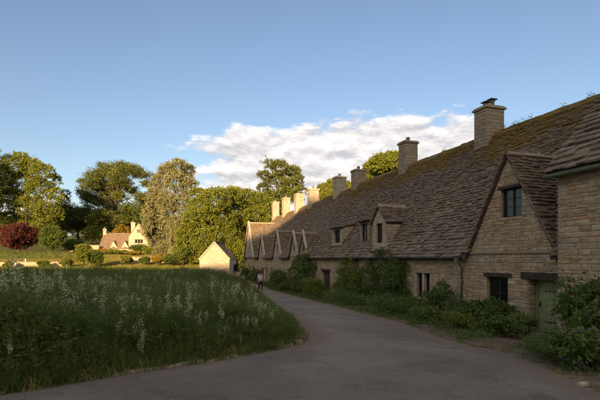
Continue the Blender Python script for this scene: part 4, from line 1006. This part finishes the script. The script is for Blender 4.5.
def scatter(name, label, cat, P, S, protos, idx, seed, whole=False):
    """One object whose clumps are instanced on a point cloud of its own (meadow nobody could count)."""
    me = bpy.data.meshes.new(name); me.from_pydata([tuple(p) for p in P], [], [])
    for nm, ty, dat in (('s', 'FLOAT', S), ('k', 'INT', idx), ('rz', 'FLOAT', np.random.default_rng(seed).uniform(0, 6.28, len(P)))):
        a = me.attributes.new(nm, ty, 'POINT'); a.data.foreach_set('value', np.asarray(dat))
    o = bpy.data.objects.new(name, me); COL.objects.link(o); tags(o, label, cat, kind='stuff')
    c = bpy.data.collections.new(name+'_plants')
    for i, p in enumerate(protos): p.name = '%s_%02d' % (name, i); c.objects.link(p)
    ng = bpy.data.node_groups.new(name, 'GeometryNodeTree'); ng.interface.new_socket('Geometry', in_out='INPUT', socket_type='NodeSocketGeometry'); ng.interface.new_socket('Geometry', in_out='OUTPUT', socket_type='NodeSocketGeometry')
    N = ng.nodes.new; L = ng.links.new; gi, go = N('NodeGroupInput'), N('NodeGroupOutput'); ip = N('GeometryNodeInstanceOnPoints'); ci = N('GeometryNodeCollectionInfo')
    ci.inputs['Collection'].default_value = c; ci.inputs['Separate Children'].default_value = not whole; ci.inputs['Reset Children'].default_value = not whole
    def attr(n, ty): q = N('GeometryNodeInputNamedAttribute'); q.data_type = ty; q.inputs['Name'].default_value = n; return q.outputs['Attribute']
    cx = N('ShaderNodeCombineXYZ'); L(attr('rz', 'FLOAT'), cx.inputs[2])
    L(gi.outputs[0], ip.inputs['Points']); L(ci.outputs[0], ip.inputs['Instance']); ip.inputs['Pick Instance'].default_value = not whole
    L(attr('k', 'INT'), ip.inputs['Instance Index']); L(cx.outputs[0], ip.inputs['Rotation']); L(attr('s', 'FLOAT'), ip.inputs['Scale']); L(ip.outputs[0], go.inputs[0])
    md = o.modifiers.new('scatter', 'NODES'); md.node_group = ng; return o
mr = np.random.default_rng(5)
def shade_top(q):                      # crown tops that put the shade's edge where the photograph has it
    return EYE+np.interp(q, [-90, -64, -26, -14, -6, 30], [36.6, 36.4, 36.6, 38.4, 40.2, 40.5])
src = tree('bank_tree', '', 0, 0, 9.0, 0, m=LEAF_D, n=16000, leaf=.7, k=12, seed=900, low=.0, zmin=-.98, pos=pq(-100, -96), H=9.0, sig=.26, shell=(.2, 1.0))
pro = list(src.children)
for o in pro: o.parent = None; COL.objects.unlink(o)
bpy.data.objects.remove(src)
BP, BS = [], []
for row, (p0, dq, dh) in enumerate(((-100, 4.4, 0.), (-107, 4.6, 1.2), (-94, 5.0, -2.0), (-113, 4.4, 2.4), (-103, 5.0, .4))):
    for q in np.arange(-96+row*3, 34, dq):
        X, Y = pq(p0+1.5*math.sin(q), q); BP.append((X, Y, g(X, Y)-.05)); BS.append((float(shade_top(q))+dh-g(X, Y))/9.0)
scatter('hillside_wood', 'wood on the hillside behind the viewer that shades the lane', 'wood', BP, np.array(BS, np.float32), pro, np.zeros(len(BP), np.int32), 8, whole=True)
def meadow_points(dmin, dmax, n, x0=-60, x1=330):
    d = np.sqrt(mr.uniform(dmin**2, dmax**2, n)) if dmax < 30 else mr.uniform(dmin, dmax, n); x = mr.uniform(x0, x1, n); l = (x-CX)/F*d
    X, Y = d*SP+l*CP, d*CP-l*SP; k = X < road_l(Y)-.12; return X[k], Y[k], d[k]
XS, YS, DS = [], [], []
for a in ((4.5, 12, 5200), (12, 25, 7500), (25, 45, 8500), (45, 78, 9000)):
    X, Y, D = meadow_points(*a); XS.append(X); YS.append(Y); DS.append(D)
X, Y, D = map(np.concatenate, (XS, YS, DS))
edge = road_l(Y)-X
patch = .5+.5*np.sin(X*.55+1.3*np.sin(Y*.31))*np.cos(Y*.42+.8*np.sin(X*.4))
kind = mr.uniform(size=len(X)); idx = np.where(kind < .50, mr.integers(0, 3, len(X)), np.where(kind < .50+.34, mr.integers(3, 6, len(X)), mr.integers(6, 9, len(X))))
noplume = (edge < .45)
idx = np.where((idx > 5) & (noplume | (mr.uniform(size=len(X)) > np.clip(.12+.6*(patch-.2), .08, .7)*np.interp(D, [0, 10, 18, 30, 50], [1.4, 1.1, .6, .35, .3]))), mr.integers(3, 6, len(X)), idx)
S = (1.0+.3*patch)*mr.uniform(.6, 1.3, len(X))*np.clip(.40+edge*.30, .40, 1.0)*np.where((Y > 16) & (edge < 2.5), .72, 1)*np.where(D > 45, 1.15, 1.0)
S *= np.interp(D, [0, 60, 78], [1, 1, .8])*(.86+.22*np.sin(X*1.3+2*np.sin(Y*.7))*np.sin(Y*1.1+1.5*np.sin(X*.9)))
protos = [proto('grass', i) for i in range(3)]+[proto('herb', 10+i) for i in range(3)]+[proto('plume', 20+i) for i in range(3)]
scatter('meadow', 'rank green water-meadow of tall grass, leafy herbs and cream plumes', 'meadow', np.stack([X, Y, gz(X, Y)-.07], 1), S.astype(np.float32), protos, idx.astype(np.int32), 3)
# sunlit rough grass beyond
d = mr.uniform(76, 128, 16000); x = mr.uniform(-60, 300, 16000); l = (x-CX)/F*d; X, Y = d*SP+l*CP, d*CP-l*SP; k = X < road_l(Y)-.5; X, Y = X[k], Y[k]
def tuft(seed):
    r = random.Random(seed); b = MB()
    for _ in range(40): blade(b, r, r.uniform(.15, .45), r.uniform(.012, .022), r.uniform(.2, .8), (r.gauss(0, .35), r.gauss(0, .35)))
    return bpy.data.objects.new('field_tuft', mesh('field_tuft', np.array(b.v), b.f, [LEAF_Y if seed % 2 else STRAW]))
scatter('field_grass', 'rough sunlit grass between the meadow and the clipped hedge', 'grass', np.stack([X, Y, gz(X, Y)-.07], 1), mr.uniform(.7, 1.3, len(X)).astype(np.float32), [tuft(i) for i in range(4)], mr.integers(0, 4, len(X)).astype(np.int32), 4)
# grass verge along both road edges
Yv = mr.uniform(3, 55, 5000); side = mr.uniform(size=5000) < .9
Xv = np.where(side, road_l(Yv)-mr.uniform(-.05, .3, 5000), road_r(Yv)+mr.uniform(-.05, .35, 5000))
k = np.abs(Xv) < 20
def small(seed):
    r = random.Random(seed); b = MB()
    for _ in range(26): blade(b, r, r.uniform(.05, .20), r.uniform(.003, .006), r.uniform(.3, .9), (r.gauss(0, .07), r.gauss(0, .07)))
    return bpy.data.objects.new('verge_tuft', mesh('verge_tuft', np.array(b.v), b.f, [STRAW if seed == 2 else LEAF_M]))
scatter('verge_grass', 'short grass fringing the edges of the lane', 'grass', np.stack([Xv, Yv, gz(Xv, Yv)], 1)[k], (mr.uniform(.6, 1.3, k.sum())*np.where(side[k], 1, .55)).astype(np.float32), [small(i) for i in range(4)], mr.integers(0, 4, k.sum()).astype(np.int32), 6)

# ------------------------------------------------------------------ garden plants along the cottages
def bush(name, label, c, R, m=LEAF_N, n=3500, leaf=.085, seed=0, flowers=None, k=9, aspect=.6, zmin=-.4, cat='shrub', up=0., sig=.2, group='plants along the cottage fronts', stems=5, H=None, shell=(.5, 1.0), per=14, big=1.0):
    """c = (X, Y); R = half sizes; stands on the ground."""
    r = np.random.default_rng(seed+2000); X, Y = c; zg = g(X, Y)+.03; Rz = R[2]
    t = thing(name, label, cat, (X, Y, zg), group)
    cc = (X, Y, zg+Rz*(.96 if zmin > -.9 else 1)); L = lobes_of(cc, R, k, r, zmin=zmin, lr=(.28, .5))
    P, u = fill(L, n, r, per=per, sig=sig, shell=shell)
    P = P[P[:, 0] < WX-.03] if X > 9.5 else P
    u = u[:len(P)]; P[:, 2] = np.maximum(P[:, 2], gz(P[:, 0], P[:, 1])+.02)
    V, Q = leafs(P, leaf, aspect, r, up=up, out=u, outw=.7); obj('foliage', V, Q, m, t)
    b = MB()
    for i in range(stems):
        q = L[1+i % (len(L)-1)]; s = Vector((X+r.normal()*.12*R[0], Y+r.normal()*.12*R[1], zg-.05)); e = Vector(q[0]); e.x = min(e.x, WX-.05) if X > 9.5 else e.x
        b.tube([s, s.lerp(e, .5)+Vector((0, 0, .1)), e], [.022*big, .016*big, .008*big], 5)
    b.obj('stem', BARK, t)
    if flowers:
        fm, nf, fs = flowers; P, u = fill(L, nf*9, r, per=9, sig=.035, shell=(.92, 1.08)); P = P[P[:, 0] < WX-.02] if X > 9.5 else P; P[:, 2] = np.maximum(P[:, 2], zg+.1)
        V, Q = leafs(P, fs, .9, r); tags(obj('blossom', V, Q, fm, t), kind='stuff')
    return t
def climber(name, label, y0, y1, H, m, n, leaf, seed, flowers=None, th=.45):
    """Wall plant: ragged, thick in places, hugging the wall at WX."""
    r = np.random.default_rng(seed+3000); yc = (y0+y1)/2; zg = g(WX-.4, yc); t = thing(name, label, 'climber', (WX-.35, yc, zg), 'plants along the cottage fronts')
    L = []
    for k in range(int(16*(y1-y0))):
        Y = r.uniform(y0, y1); e = 1-abs((Y-yc)/(y1-y0)*2); top = H*(.62+.38*e**.5)*r.uniform(.9, 1.05)+.12*math.sin(Y*4); z = r.uniform(.15, 1)*top; rr = r.uniform(.18, .36)
        L.append((np.array([WX-.1-r.uniform(.1, th)*(1.35-.6*z/H), Y, zg+max(rr, z-rr)]), np.array([rr, rr*1.15, rr*1.1])))
    P, u = fill(L, n, r, per=14, sig=.22, shell=(.5, 1.05)); k = P[:, 0] < WX-.02; P, u = P[k], u[k]; P[:, 2] = np.maximum(P[:, 2], gz(P[:, 0], P[:, 1])+.03)
    V, Q = leafs(P, leaf, .6, r, out=u, outw=.7); obj('foliage', V, Q, m, t)
    b = MB()
    for k in range(7):
        Y = yc+(k-3)*.12; e = L[int(r.integers(0, len(L)))][0]; b.tube([(WX-.2, Y, zg-.05), (WX-.1, Y+(e[1]-Y)*.4, zg+.5*(e[2]-zg)), (min(e[0], WX-.06), e[1], e[2])], [.03, .02, .008], 5)
    b.obj('stem', BARK, t)
    if flowers:
        fm, nf, fs = flowers; P, u = fill(L, nf*9, r, per=9, sig=.06, shell=(.95, 1.1)); P = P[P[:, 0] < WX-.02]; V, Q = leafs(P, fs, .9, r); tags(obj('blossom', V, Q, fm, t), kind='stuff')
    return t
rp_ = np.random.default_rng(61); P = []
for Y_ in (14.9, 15.3, 15.7, 15.9, 16.4, 12.1, 13.3, 21.0):
    k_ = 60; P.append(np.stack([rp_.normal(XR-.05, .05, k_), rp_.normal(Y_, .10, k_), 8.86+np.abs(rp_.normal(0, .13, k_))], 1))
V, Q = leafs(np.concatenate(P), .07, .4, rp_, up=1.2); obj('ridge_plants', V, Q, LEAF_B, h3, kind='stuff')
# right-hand corner bed
bush('rose_bush', 'leafy rose bush with pink blooms by the right edge before the house', xy(588, 9.4), (.9, .9, .95), LEAF_N, 5200, .085, 1, (P_PINK, 26, .045), k=14)
bush('rose_bush', 'dark leafy bush behind the rose against the right house wall', xy(590, 11.2), (.7, .7, .9), LEAF_N, 3200, .085, 2, (P_PINK, 8, .04))
bush('geranium', 'low geranium with purple flowers at the right edge of the lane', xy(588, 7.5), (.62, .6, .36), LEAF_N, 3400, .085, 3, (P_PURPLE, 22, .035), cat='plant')
bush('leafy_plant', 'dark green bush in the corner bed, cut off at the right', xy(612, 8.2), (.8, .8, .75), LEAF_N, 3500, .09, 4, (P_PURPLE, 8, .035))
def fern(label, c, h, n, seed, m=LEAF_N, name='fern', cat='fern'):
    r = random.Random(seed); X, Y = c; zg = g(X, Y); t = thing(name, label, cat, (X, Y, zg), 'plants along the cottage fronts'); b = MB()
    for i in range(n):
        a = r.uniform(0, 6.28); L = h*r.uniform(.75, 1.25); el = r.uniform(.7, 1.25); q = MB()
        prev = None
        for j in range(13):
            f = j/12; rad = L*f*math.cos(el)*(1+.5*f); z = L*f*math.sin(el)-.35*L*f*f*f
            p = Vector((X+math.cos(a)*rad, Y+math.sin(a)*rad, zg+max(.02, z))); s = L*.2*math.sin(math.pi*(f*.85+.12))
            sd = Vector((-math.sin(a), math.cos(a), 0)); fw = Vector((math.cos(a), math.sin(a), .2))
            for sg in (-1, 1): q.add([p, p+sd*sg*s*.5+fw*s*.28, p+sd*sg*s+fw*s*.3-Vector((0, 0, .1*s)), p+sd*sg*s*.5-fw*s*.02], [(0, 1, 2, 3)])
        rp = []
        for j in range(13):
            f = j/12; rad = L*f*math.cos(el)*(1+.5*f); z = L*f*math.sin(el)-.35*L*f*f*f; rp.append((X+math.cos(a)*rad, Y+math.sin(a)*rad, zg+max(.02, z)))
        q.tube(rp, .004, 3); q.obj('frond', m, t)
    return t
fern('arching green fern at the corner of the right-hand bed', xy(546, 8.6), .8, 16, 1)
fern('smaller fern spilling onto the lane below the rose bush', xy(560, 8.0), .62, 13, 2, LEAF_B)
# between door and drainpipe
def onwall(x, X): return (X, wy(x, X))
bush('garden_shrub', 'dark low shrub left of the green door', onwall(521, 10.4), (.55, .65, .42), LEAF_N, 2600, .08, 11)
bush('garden_shrub', 'shrub with reddish blooms under the oak-framed window', onwall(497, 10.7), (.65, .85, .58), LEAF_N, 3600, .08, 12, (P_RED, 12, .035))
bush('garden_shrub', 'bright green clump at the lane edge before the gabled cottage', onwall(506, 9.6), (.5, .7, .34), LEAF_N, 2400, .08, 13)
bush('garden_shrub', 'bushy shrub with yellow flecks right of the drainpipe', onwall(476, 10.6), (.7, .9, .52), LEAF_N, 3400, .08, 14, (P_YELL, 10, .03))
bush('lavender', 'clump with violet flower heads left of the drainpipe foot', onwall(457, 11.0), (.6, .7, .62), LEAF_N, 2800, .06, 15, (P_PURPLE, 26, .03), aspect=.3, up=.8, cat='plant')
bush('garden_shrub', 'tall dark shrub below the two-light stone window', onwall(438, 11.3), (.72, .85, .86), LEAF_N, 4600, .085, 16, (P_PURPLE, 6, .03))
bush('garden_shrub', 'pale yellow-green low shrub at the lane edge beside the lavender', onwall(458, 9.4), (.5, .8, .32), LEAF_B, 2600, .06, 17)
bush('garden_shrub', 'low spreading shrub at the lane edge under the tall dark shrub', onwall(428, 9.7), (.5, 1.2, .32), LEAF_N, 2800, .075, 18)
bush('garden_shrub', 'small yellow-green shrub left of the two-light stone window', onwall(414, 11.2), (.55, .7, .48), LEAF_B, 2400, .07, 19)
bush('low_hedge', 'low rounded hedge at the lane edge below the dark climber', onwall(392, 10.1), (.75, 2.2, .42), LEAF_N, 5200, .07, 20, cat='hedge', k=16)
bush('low_hedge', 'low green hedge along the lane below the light green climber', onwall(346, 10.3), (.7, 3.2, .36), LEAF_N, 5600, .08, 21, cat='hedge', k=18)
climber('wall_climber', 'dense dark climber covering the wall under the gabled dormer', 18.4, 22.9, 3.15, LEAF_N, 17000, .09, 22, (P_RED, 6, .03), .42)
bush('wall_climber', 'dark ivy hanging from the eave beside the drain gutter', (11.9, 19.5), (.45, .8, 1.15), LEAF_N, 2600, .09, 25, k=8, zmin=-1, cat='climber')
climber('wall_shrub', 'tall light green shrub against the wall left of the dark climber', 23.1, 26.3, 2.95, LEAF_B, 9500, .085, 23, None, .55)
bush('garden_shrub', 'round shrub at the foot of the wall between the two climbers', (11.0, 22.6), (.6, .8, .6), LEAF_N, 3000, .085, 24)
bush('grassy_plant', 'spiky bright green clump at the lane edge beyond the low hedge', (10.5, 27.4), (.7, 1.4, .7), LEAF_B, 5000, .22, 26, aspect=.14, up=1.6, k=12, cat='plant')
bush('garden_shrub', 'dark shrub beside the cottage doorway', (11.4, 29.2), (.55, .9, .7), LEAF_N, 2600, .1, 27)
climber('rambling_rose', 'tall rambling rose with white blooms over the far cottage front', 31.0, 36.4, 3.9, LEAF_N, 15000, .115, 28, (P_WHITE, 90, .07), .5)
bush('garden_shrub', 'rounded green shrub before the white rambling rose', (10.9, 31.2), (.6, 1.3, .65), LEAF_N, 3600, .1, 30)
bush('garden_shrub', 'leafy shrub on the right of the walking person', (11.3, 38.6), (.8, 2.4, 1.0), LEAF_N, 4600, .12, 31, k=14)
bush('garden_shrub', 'pale pink-flowered shrub at the lane edge past the rose', (10.9, 35.4), (.5, 1.0, .42), LEAF_N, 2400, .11, 32, (P_PINK, 14, .06))
bush('garden_shrub', 'green shrub growing at the last cottage beyond the walking person', (11.7, 49.5), (.6, 2.0, 1.1), LEAF_B, 3600, .13, 33, k=12)
bush('garden_shrub', 'small shrub by the wall of the last cottage', (11.7, 55.0), (.5, 1.3, .9), LEAF_N, 2400, .13, 34)
gr_ = np.random.default_rng(99); nc = 2600
Yg = gr_.uniform(4.5, 56, nc)**1.0; fx = gr_.uniform(.06, 1, nc); Xg = road_r(Yg)+.08+(WX-.25-road_r(Yg))*fx
path = (np.abs(Yg-(10.7-(12.3-Xg)*.55)) < .6)
Xg, Yg, fx = Xg[~path], Yg[~path], fx[~path]; hgt = (.06+.14*fx)*(1+.6*np.sin(Yg*1.9+Xg*2))
per = 34; P = np.stack([np.repeat(Xg, per), np.repeat(Yg, per), np.repeat(gz(Xg, Yg), per)], 1)
P[:, :2] += gr_.normal(size=(len(P), 2))*.11; P[:, 2] += np.abs(gr_.normal(size=len(P)))*np.repeat(np.maximum(hgt, .06), per)+.03; P = P[P[:, 0] < WX-.02]
V, Q = leafs(P, .07, .5, gr_, up=.5); tags(obj('bed_ground_cover', V, Q, LEAF_N), 'low leafy ground cover filling the cottage beds', 'ground cover', kind='stuff')
for j, (px_, d_) in enumerate(((286, 11.6), (266, 14.5))):
    bush('ochre_weed', ['ochre dry weeds at the tip of the meadow by the stones', 'dry yellow weeds spilling over the meadow edge onto the lane'][j], xy(px_-[6, -10][j], d_), (.5, .4, .22), STRAW, 900, .09, 60+j, aspect=.3, group='weeds at the meadow edge', cat='weed', stems=3)
# loose kerb stones at the tip of the meadow
for j, (x, y, w_, h_, la) in enumerate(((293, 343, .42, .09, 'flat pale kerb stone at the tip of the meadow'), (299, 339, .3, .1, 'upright kerb stone furthest out at the lane bend'), (286, 346, .3, .07, 'low kerb stone half buried at the meadow tip'))):
    v = ground(x, y); r = np.random.default_rng(j); sv, sf = SV[j]
    P = sv[:, [0, 2, 1]]*np.array([w_, w_*.55, -h_]); P = P@np.array([[CP, -SP, 0], [SP, CP, 0], [0, 0, 1]]) + np.array([v.x, v.y, v.z+h_*.3])
    tags(obj('kerb_stone', P, [f[::1] for f in sf], STONE_D), la, 'stone', 'kerb stones at the meadow tip')
kerb = tags(MB().box((-3, 5, .5), (-2.9, 5.1, .52)).obj('kerb', STONE_D), kind='structure')
kp = [ground(x, y) for x, y in ((-60, 404), (0, 394.5), (100, 377.5), (200, 361.5), (287, 346.5))]; kr = random.Random(4)
for a, b_ in zip(kp[:-1], kp[1:]):
    L_ = (b_-a).length; n_ = max(1, round(L_/.75)); u_ = (b_-a).normalized(); ang = math.atan2(u_.y, u_.x)
    for q in range(n_):
        c_ = a.lerp(b_, (q+.5)/n_); o = bpy.data.objects.new('kerb_stone', stone_mesh(kr.randrange(8), STONE_D)); COL.objects.link(o); o.parent = kerb
        o.location = (c_.x-.05*u_.y*-1, c_.y+.05*u_.x, g(c_.x, c_.y)-.035+kr.uniform(-.012, .012)); o.rotation_euler = (math.radians(-90), 0, ang+kr.uniform(-.02, .02)); o.scale = (L_/n_-.015, .14, kr.uniform(.2, .26))
pb = MB(); pr_ = np.random.default_rng(12)
for q in range(1500):
    Yp = 2.5+pr_.uniform(0, 1)**1.7*32; rt = pr_.uniform() < .6; e_ = abs(pr_.normal())*.35
    Xp = road_r(Yp)-e_ if rt else road_l(Yp)+e_
    if abs(Xp) > 12: continue
    sz = pr_.uniform(.006, .02); zp = g(Xp, Yp)+.012; k6 = [(Xp+sz*pr_.uniform(.6, 1.2)*math.cos(t_), Yp+sz*pr_.uniform(.6, 1.2)*math.sin(t_), zp) for t_ in np.arange(5)*1.2566]
    pb.add(k6+[(Xp, Yp, zp+sz*.8)], [(i_, (i_+1) % 5, 5) for i_ in range(5)])
tags(pb.obj('gravel', VERGE), 'loose gravel grains strewn along the lane edges', 'gravel', kind='stuff')
v = ground(583, 386)
P = SV[5][0][:, [0, 2, 1]]*np.array([.13, .08, -.05])+np.array([v.x, v.y, v.z+.03])
tags(obj('pale_stone', P, SV[5][1], STONE_L), 'small whitish stone on the gravel before the right-hand bed', 'stone')

# ------------------------------------------------------------------ people
def matc(n, c, c2=None): return mat(n, m_plain(c, c2 or tuple(q*.8 for q in c), 25, .1), .85, .2)
SKIN = matc('skin', (.42, .26, .19)); SHIRT = matc('white_shirt', (.62, .62, .64)); TROUS = matc('dark_trousers', (.018, .018, .022)); HAIR = matc('dark_hair', (.035, .025, .02)); SHOE = matc('dark_shoes', (.03, .025, .02)); PINKC = matc('pale_pink_top', (.62, .40, .36)); BAGM = matc('dark_bag', (.03, .025, .03))
def skin(name, pts, edges, rad, m, parent, root=0, sub=1):
    me = bpy.data.meshes.new(name); me.from_pydata([tuple(p) for p in pts], edges, []); o = bpy.data.objects.new(name, me); COL.objects.link(o); o.parent = parent; me.materials.append(m)
    md = o.modifiers.new('skin', 'SKIN'); md.use_smooth_shade = True
    lay = me.skin_vertices or None
    if not me.skin_vertices: bpy.context.view_layer.objects.active = o; bpy.ops.mesh.customdata_skin_add()
    for i, rr in enumerate(rad):
        me.skin_vertices[0].data[i].radius = rr if isinstance(rr, tuple) else (rr, rr); me.skin_vertices[0].data[i].use_root = (i == root)
    o.modifiers.new('sub', 'SUBSURF').levels = sub; o.modifiers['sub'].render_levels = sub
    return o
def person(label, pos, H, rz, top_m, leg_m, bag=False, stride=.16):
    X, Y = pos; t = thing('person', label, 'person', (X, Y, g(X, Y)+.015)); t.rotation_euler = (0, 0, rz); s = H/1.75
    def S_(p): return (p[0]*s, p[1]*s, p[2]*s)
    pel, waist, chest, neck, hd, crown = (0, 0, .95), (0, 0, 1.12), (0, .01, 1.36), (0, 0, 1.5), (0, -.02, 1.6), (0, -.01, 1.70)
    P = [pel, waist, chest, neck, hd, crown]; R = [(.15, .11), (.135, .10), (.16, .11), .055, (.075, .09), (.07, .085)]; E = [(0, 1), (1, 2), (2, 3), (3, 4), (4, 5)]
    def chain(start, pts, rads):
        prev = start; ids = []
        for p, r_ in zip(pts, rads): P.append(p); R.append(r_); E.append((prev, len(P)-1)); prev = len(P)-1; ids.append(prev)
        return ids
    legs = []; arms = []
    for sx in (-1, 1):
        st = stride*sx
        legs.append(chain(0, [(.095*sx, 0, .88), (.10*sx, -st*.5-.02, .49), (.105*sx, -st*.6+(.06 if st < 0 else .0), .09), (.115*sx, -st*.6-.12+(.06 if st < 0 else 0), .035)], [.085, .058, .04, .035]))
        a = chain(2, [(.19*sx, .01, 1.42), (.26*sx, .03+st*.3, 1.14), (.285*sx, -.03+st*.5, .90)], [.058, .042, .028]); arms.append(a)
        hx, hy = .285*sx, -.03+st*.5
        palm = chain(a[-1], [(hx+.006*sx, hy-.015, .835)], [.026])[0]
        for q in range(4): chain(palm, [(hx+.004*sx, hy-.04+q*.019, .79), (hx-.008*sx, hy-.046+q*.019, .755-.006*abs(q-1.5))], [.0095, .0075])
        chain(palm, [(hx-.012*sx, hy-.05, .83), (hx-.02*sx, hy-.06, .80)], [.010, .008])
    skin('body', [S_(p) for p in P], E, [tuple(q*s for q in r_) if isinstance(r_, tuple) else r_*s for r_ in R], SKIN, t)
    # clothes: the same skeleton, a little fuller
    cp = [pel, waist, chest, (0, 0, 1.455)]; cr = [(.172, .13), (.158, .12), (.182, .13), (.075, .07)]; ce = [(0, 1), (1, 2), (2, 3)]
    cp[0] = (0, 0, .93)
    for sx in (-1, 1):
        st = stride*sx; b0 = len(cp); cp += [(.19*sx, .01, 1.42), (.245*sx, .025+st*.2, 1.2), (.262*sx, .02+st*.3, 1.10)]; cr += [.075, .062, .06]; ce += [(2, b0), (b0, b0+1), (b0+1, b0+2)]
    skin('shirt', [S_(p) for p in cp], ce, [tuple(q*s for q in r_) if isinstance(r_, tuple) else r_*s for r_ in cr], top_m, t, 1)
    tp = [(0, 0, .98), (0, 0, .9)]; trr = [(.162, .122), (.165, .125)]; te = [(0, 1)]
    for sx, lg in zip((-1, 1), legs):
        b0 = len(tp); tp += [P[lg[0]][:2]+(.85,), P[lg[1]], (P[lg[2]][0], P[lg[2]][1], .12)]; trr += [.10, .078, .066]; te += [(1, b0), (b0, b0+1), (b0+1, b0+2)]
    skin('trousers', [S_(p) for p in tp], te, [tuple(q*s for q in r_) if isinstance(r_, tuple) else r_*s for r_ in trr], leg_m, t)
    for lg in legs:
        q = P[lg[2]]; skin('shoe', [S_((q[0], q[1]+.04, .045)), S_((q[0], q[1]-.06, .04)), S_((q[0]+.005, q[1]-.17, .03))], [(0, 1), (1, 2)], [.045*s, .046*s, .035*s], SHOE, t, 1)
    skin('hair', [S_((0, .03, 1.63)), S_((0, .02, 1.70)), S_((0, -.03, 1.735))], [(0, 1), (1, 2)], [(.078*s, .075*s), (.082*s, .085*s), (.06*s, .06*s)], HAIR, t, 1)
    nose = MB().hexa([S_(p) for p in ((-.012, -.105, 1.585), (.012, -.105, 1.585), (.012, -.09, 1.585), (-.012, -.09, 1.585), (-.005, -.112, 1.60), (.005, -.112, 1.60), (.006, -.09, 1.635), (-.006, -.09, 1.635))])
    o = bpy.data.objects.new('nose', mesh('nose', nose.v, nose.f, SKIN)); COL.objects.link(o); o.parent = t
    for sx in (-1, 1):
        e = MB().lathe((0, 0, 0), [(.001, -.008), (.009, -.004), (.009, .004), (.001, .008)], 8); o = bpy.data.objects.new('eye', mesh('eye', np.array(e.v)*s, e.f, IRON)); COL.objects.link(o); o.parent = t; o.location = S_((.032*sx, -.098, 1.635))
        e = MB().lathe((0, 0, 0), [(.004, -.03), (.014, -.01), (.014, .015), (.006, .03)], 6); o = bpy.data.objects.new('ear', mesh('ear', np.array(e.v)*s, e.f, SKIN)); COL.objects.link(o); o.parent = t; o.location = S_((.086*sx, 0, 1.625))
    e = MB().box((-.026, -.104, 1.553), (.026, -.094, 1.563)); o = bpy.data.objects.new('mouth', mesh('mouth', np.array(e.v)*s, e.f, PINKC)); COL.objects.link(o); o.parent = t
    return t
v = ground(260.5, 291)
person('person in white shirt and dark trousers walking on the lane', (v.x, v.y), 1.72, .25, SHIRT, TROUS)
v = ground(241, 279)
person('person in pale pink top standing at the far end of the lane', xy(241, 58), 1.62, 1.0, PINKC, matc('grey_trousers', (.12, .11, .10)))
person('person in white standing behind the low wall at far left', xy(25.5, 83), 1.7, 2.0, SHIRT, matc('pale_trousers', (.5, .48, .44)), stride=.05)
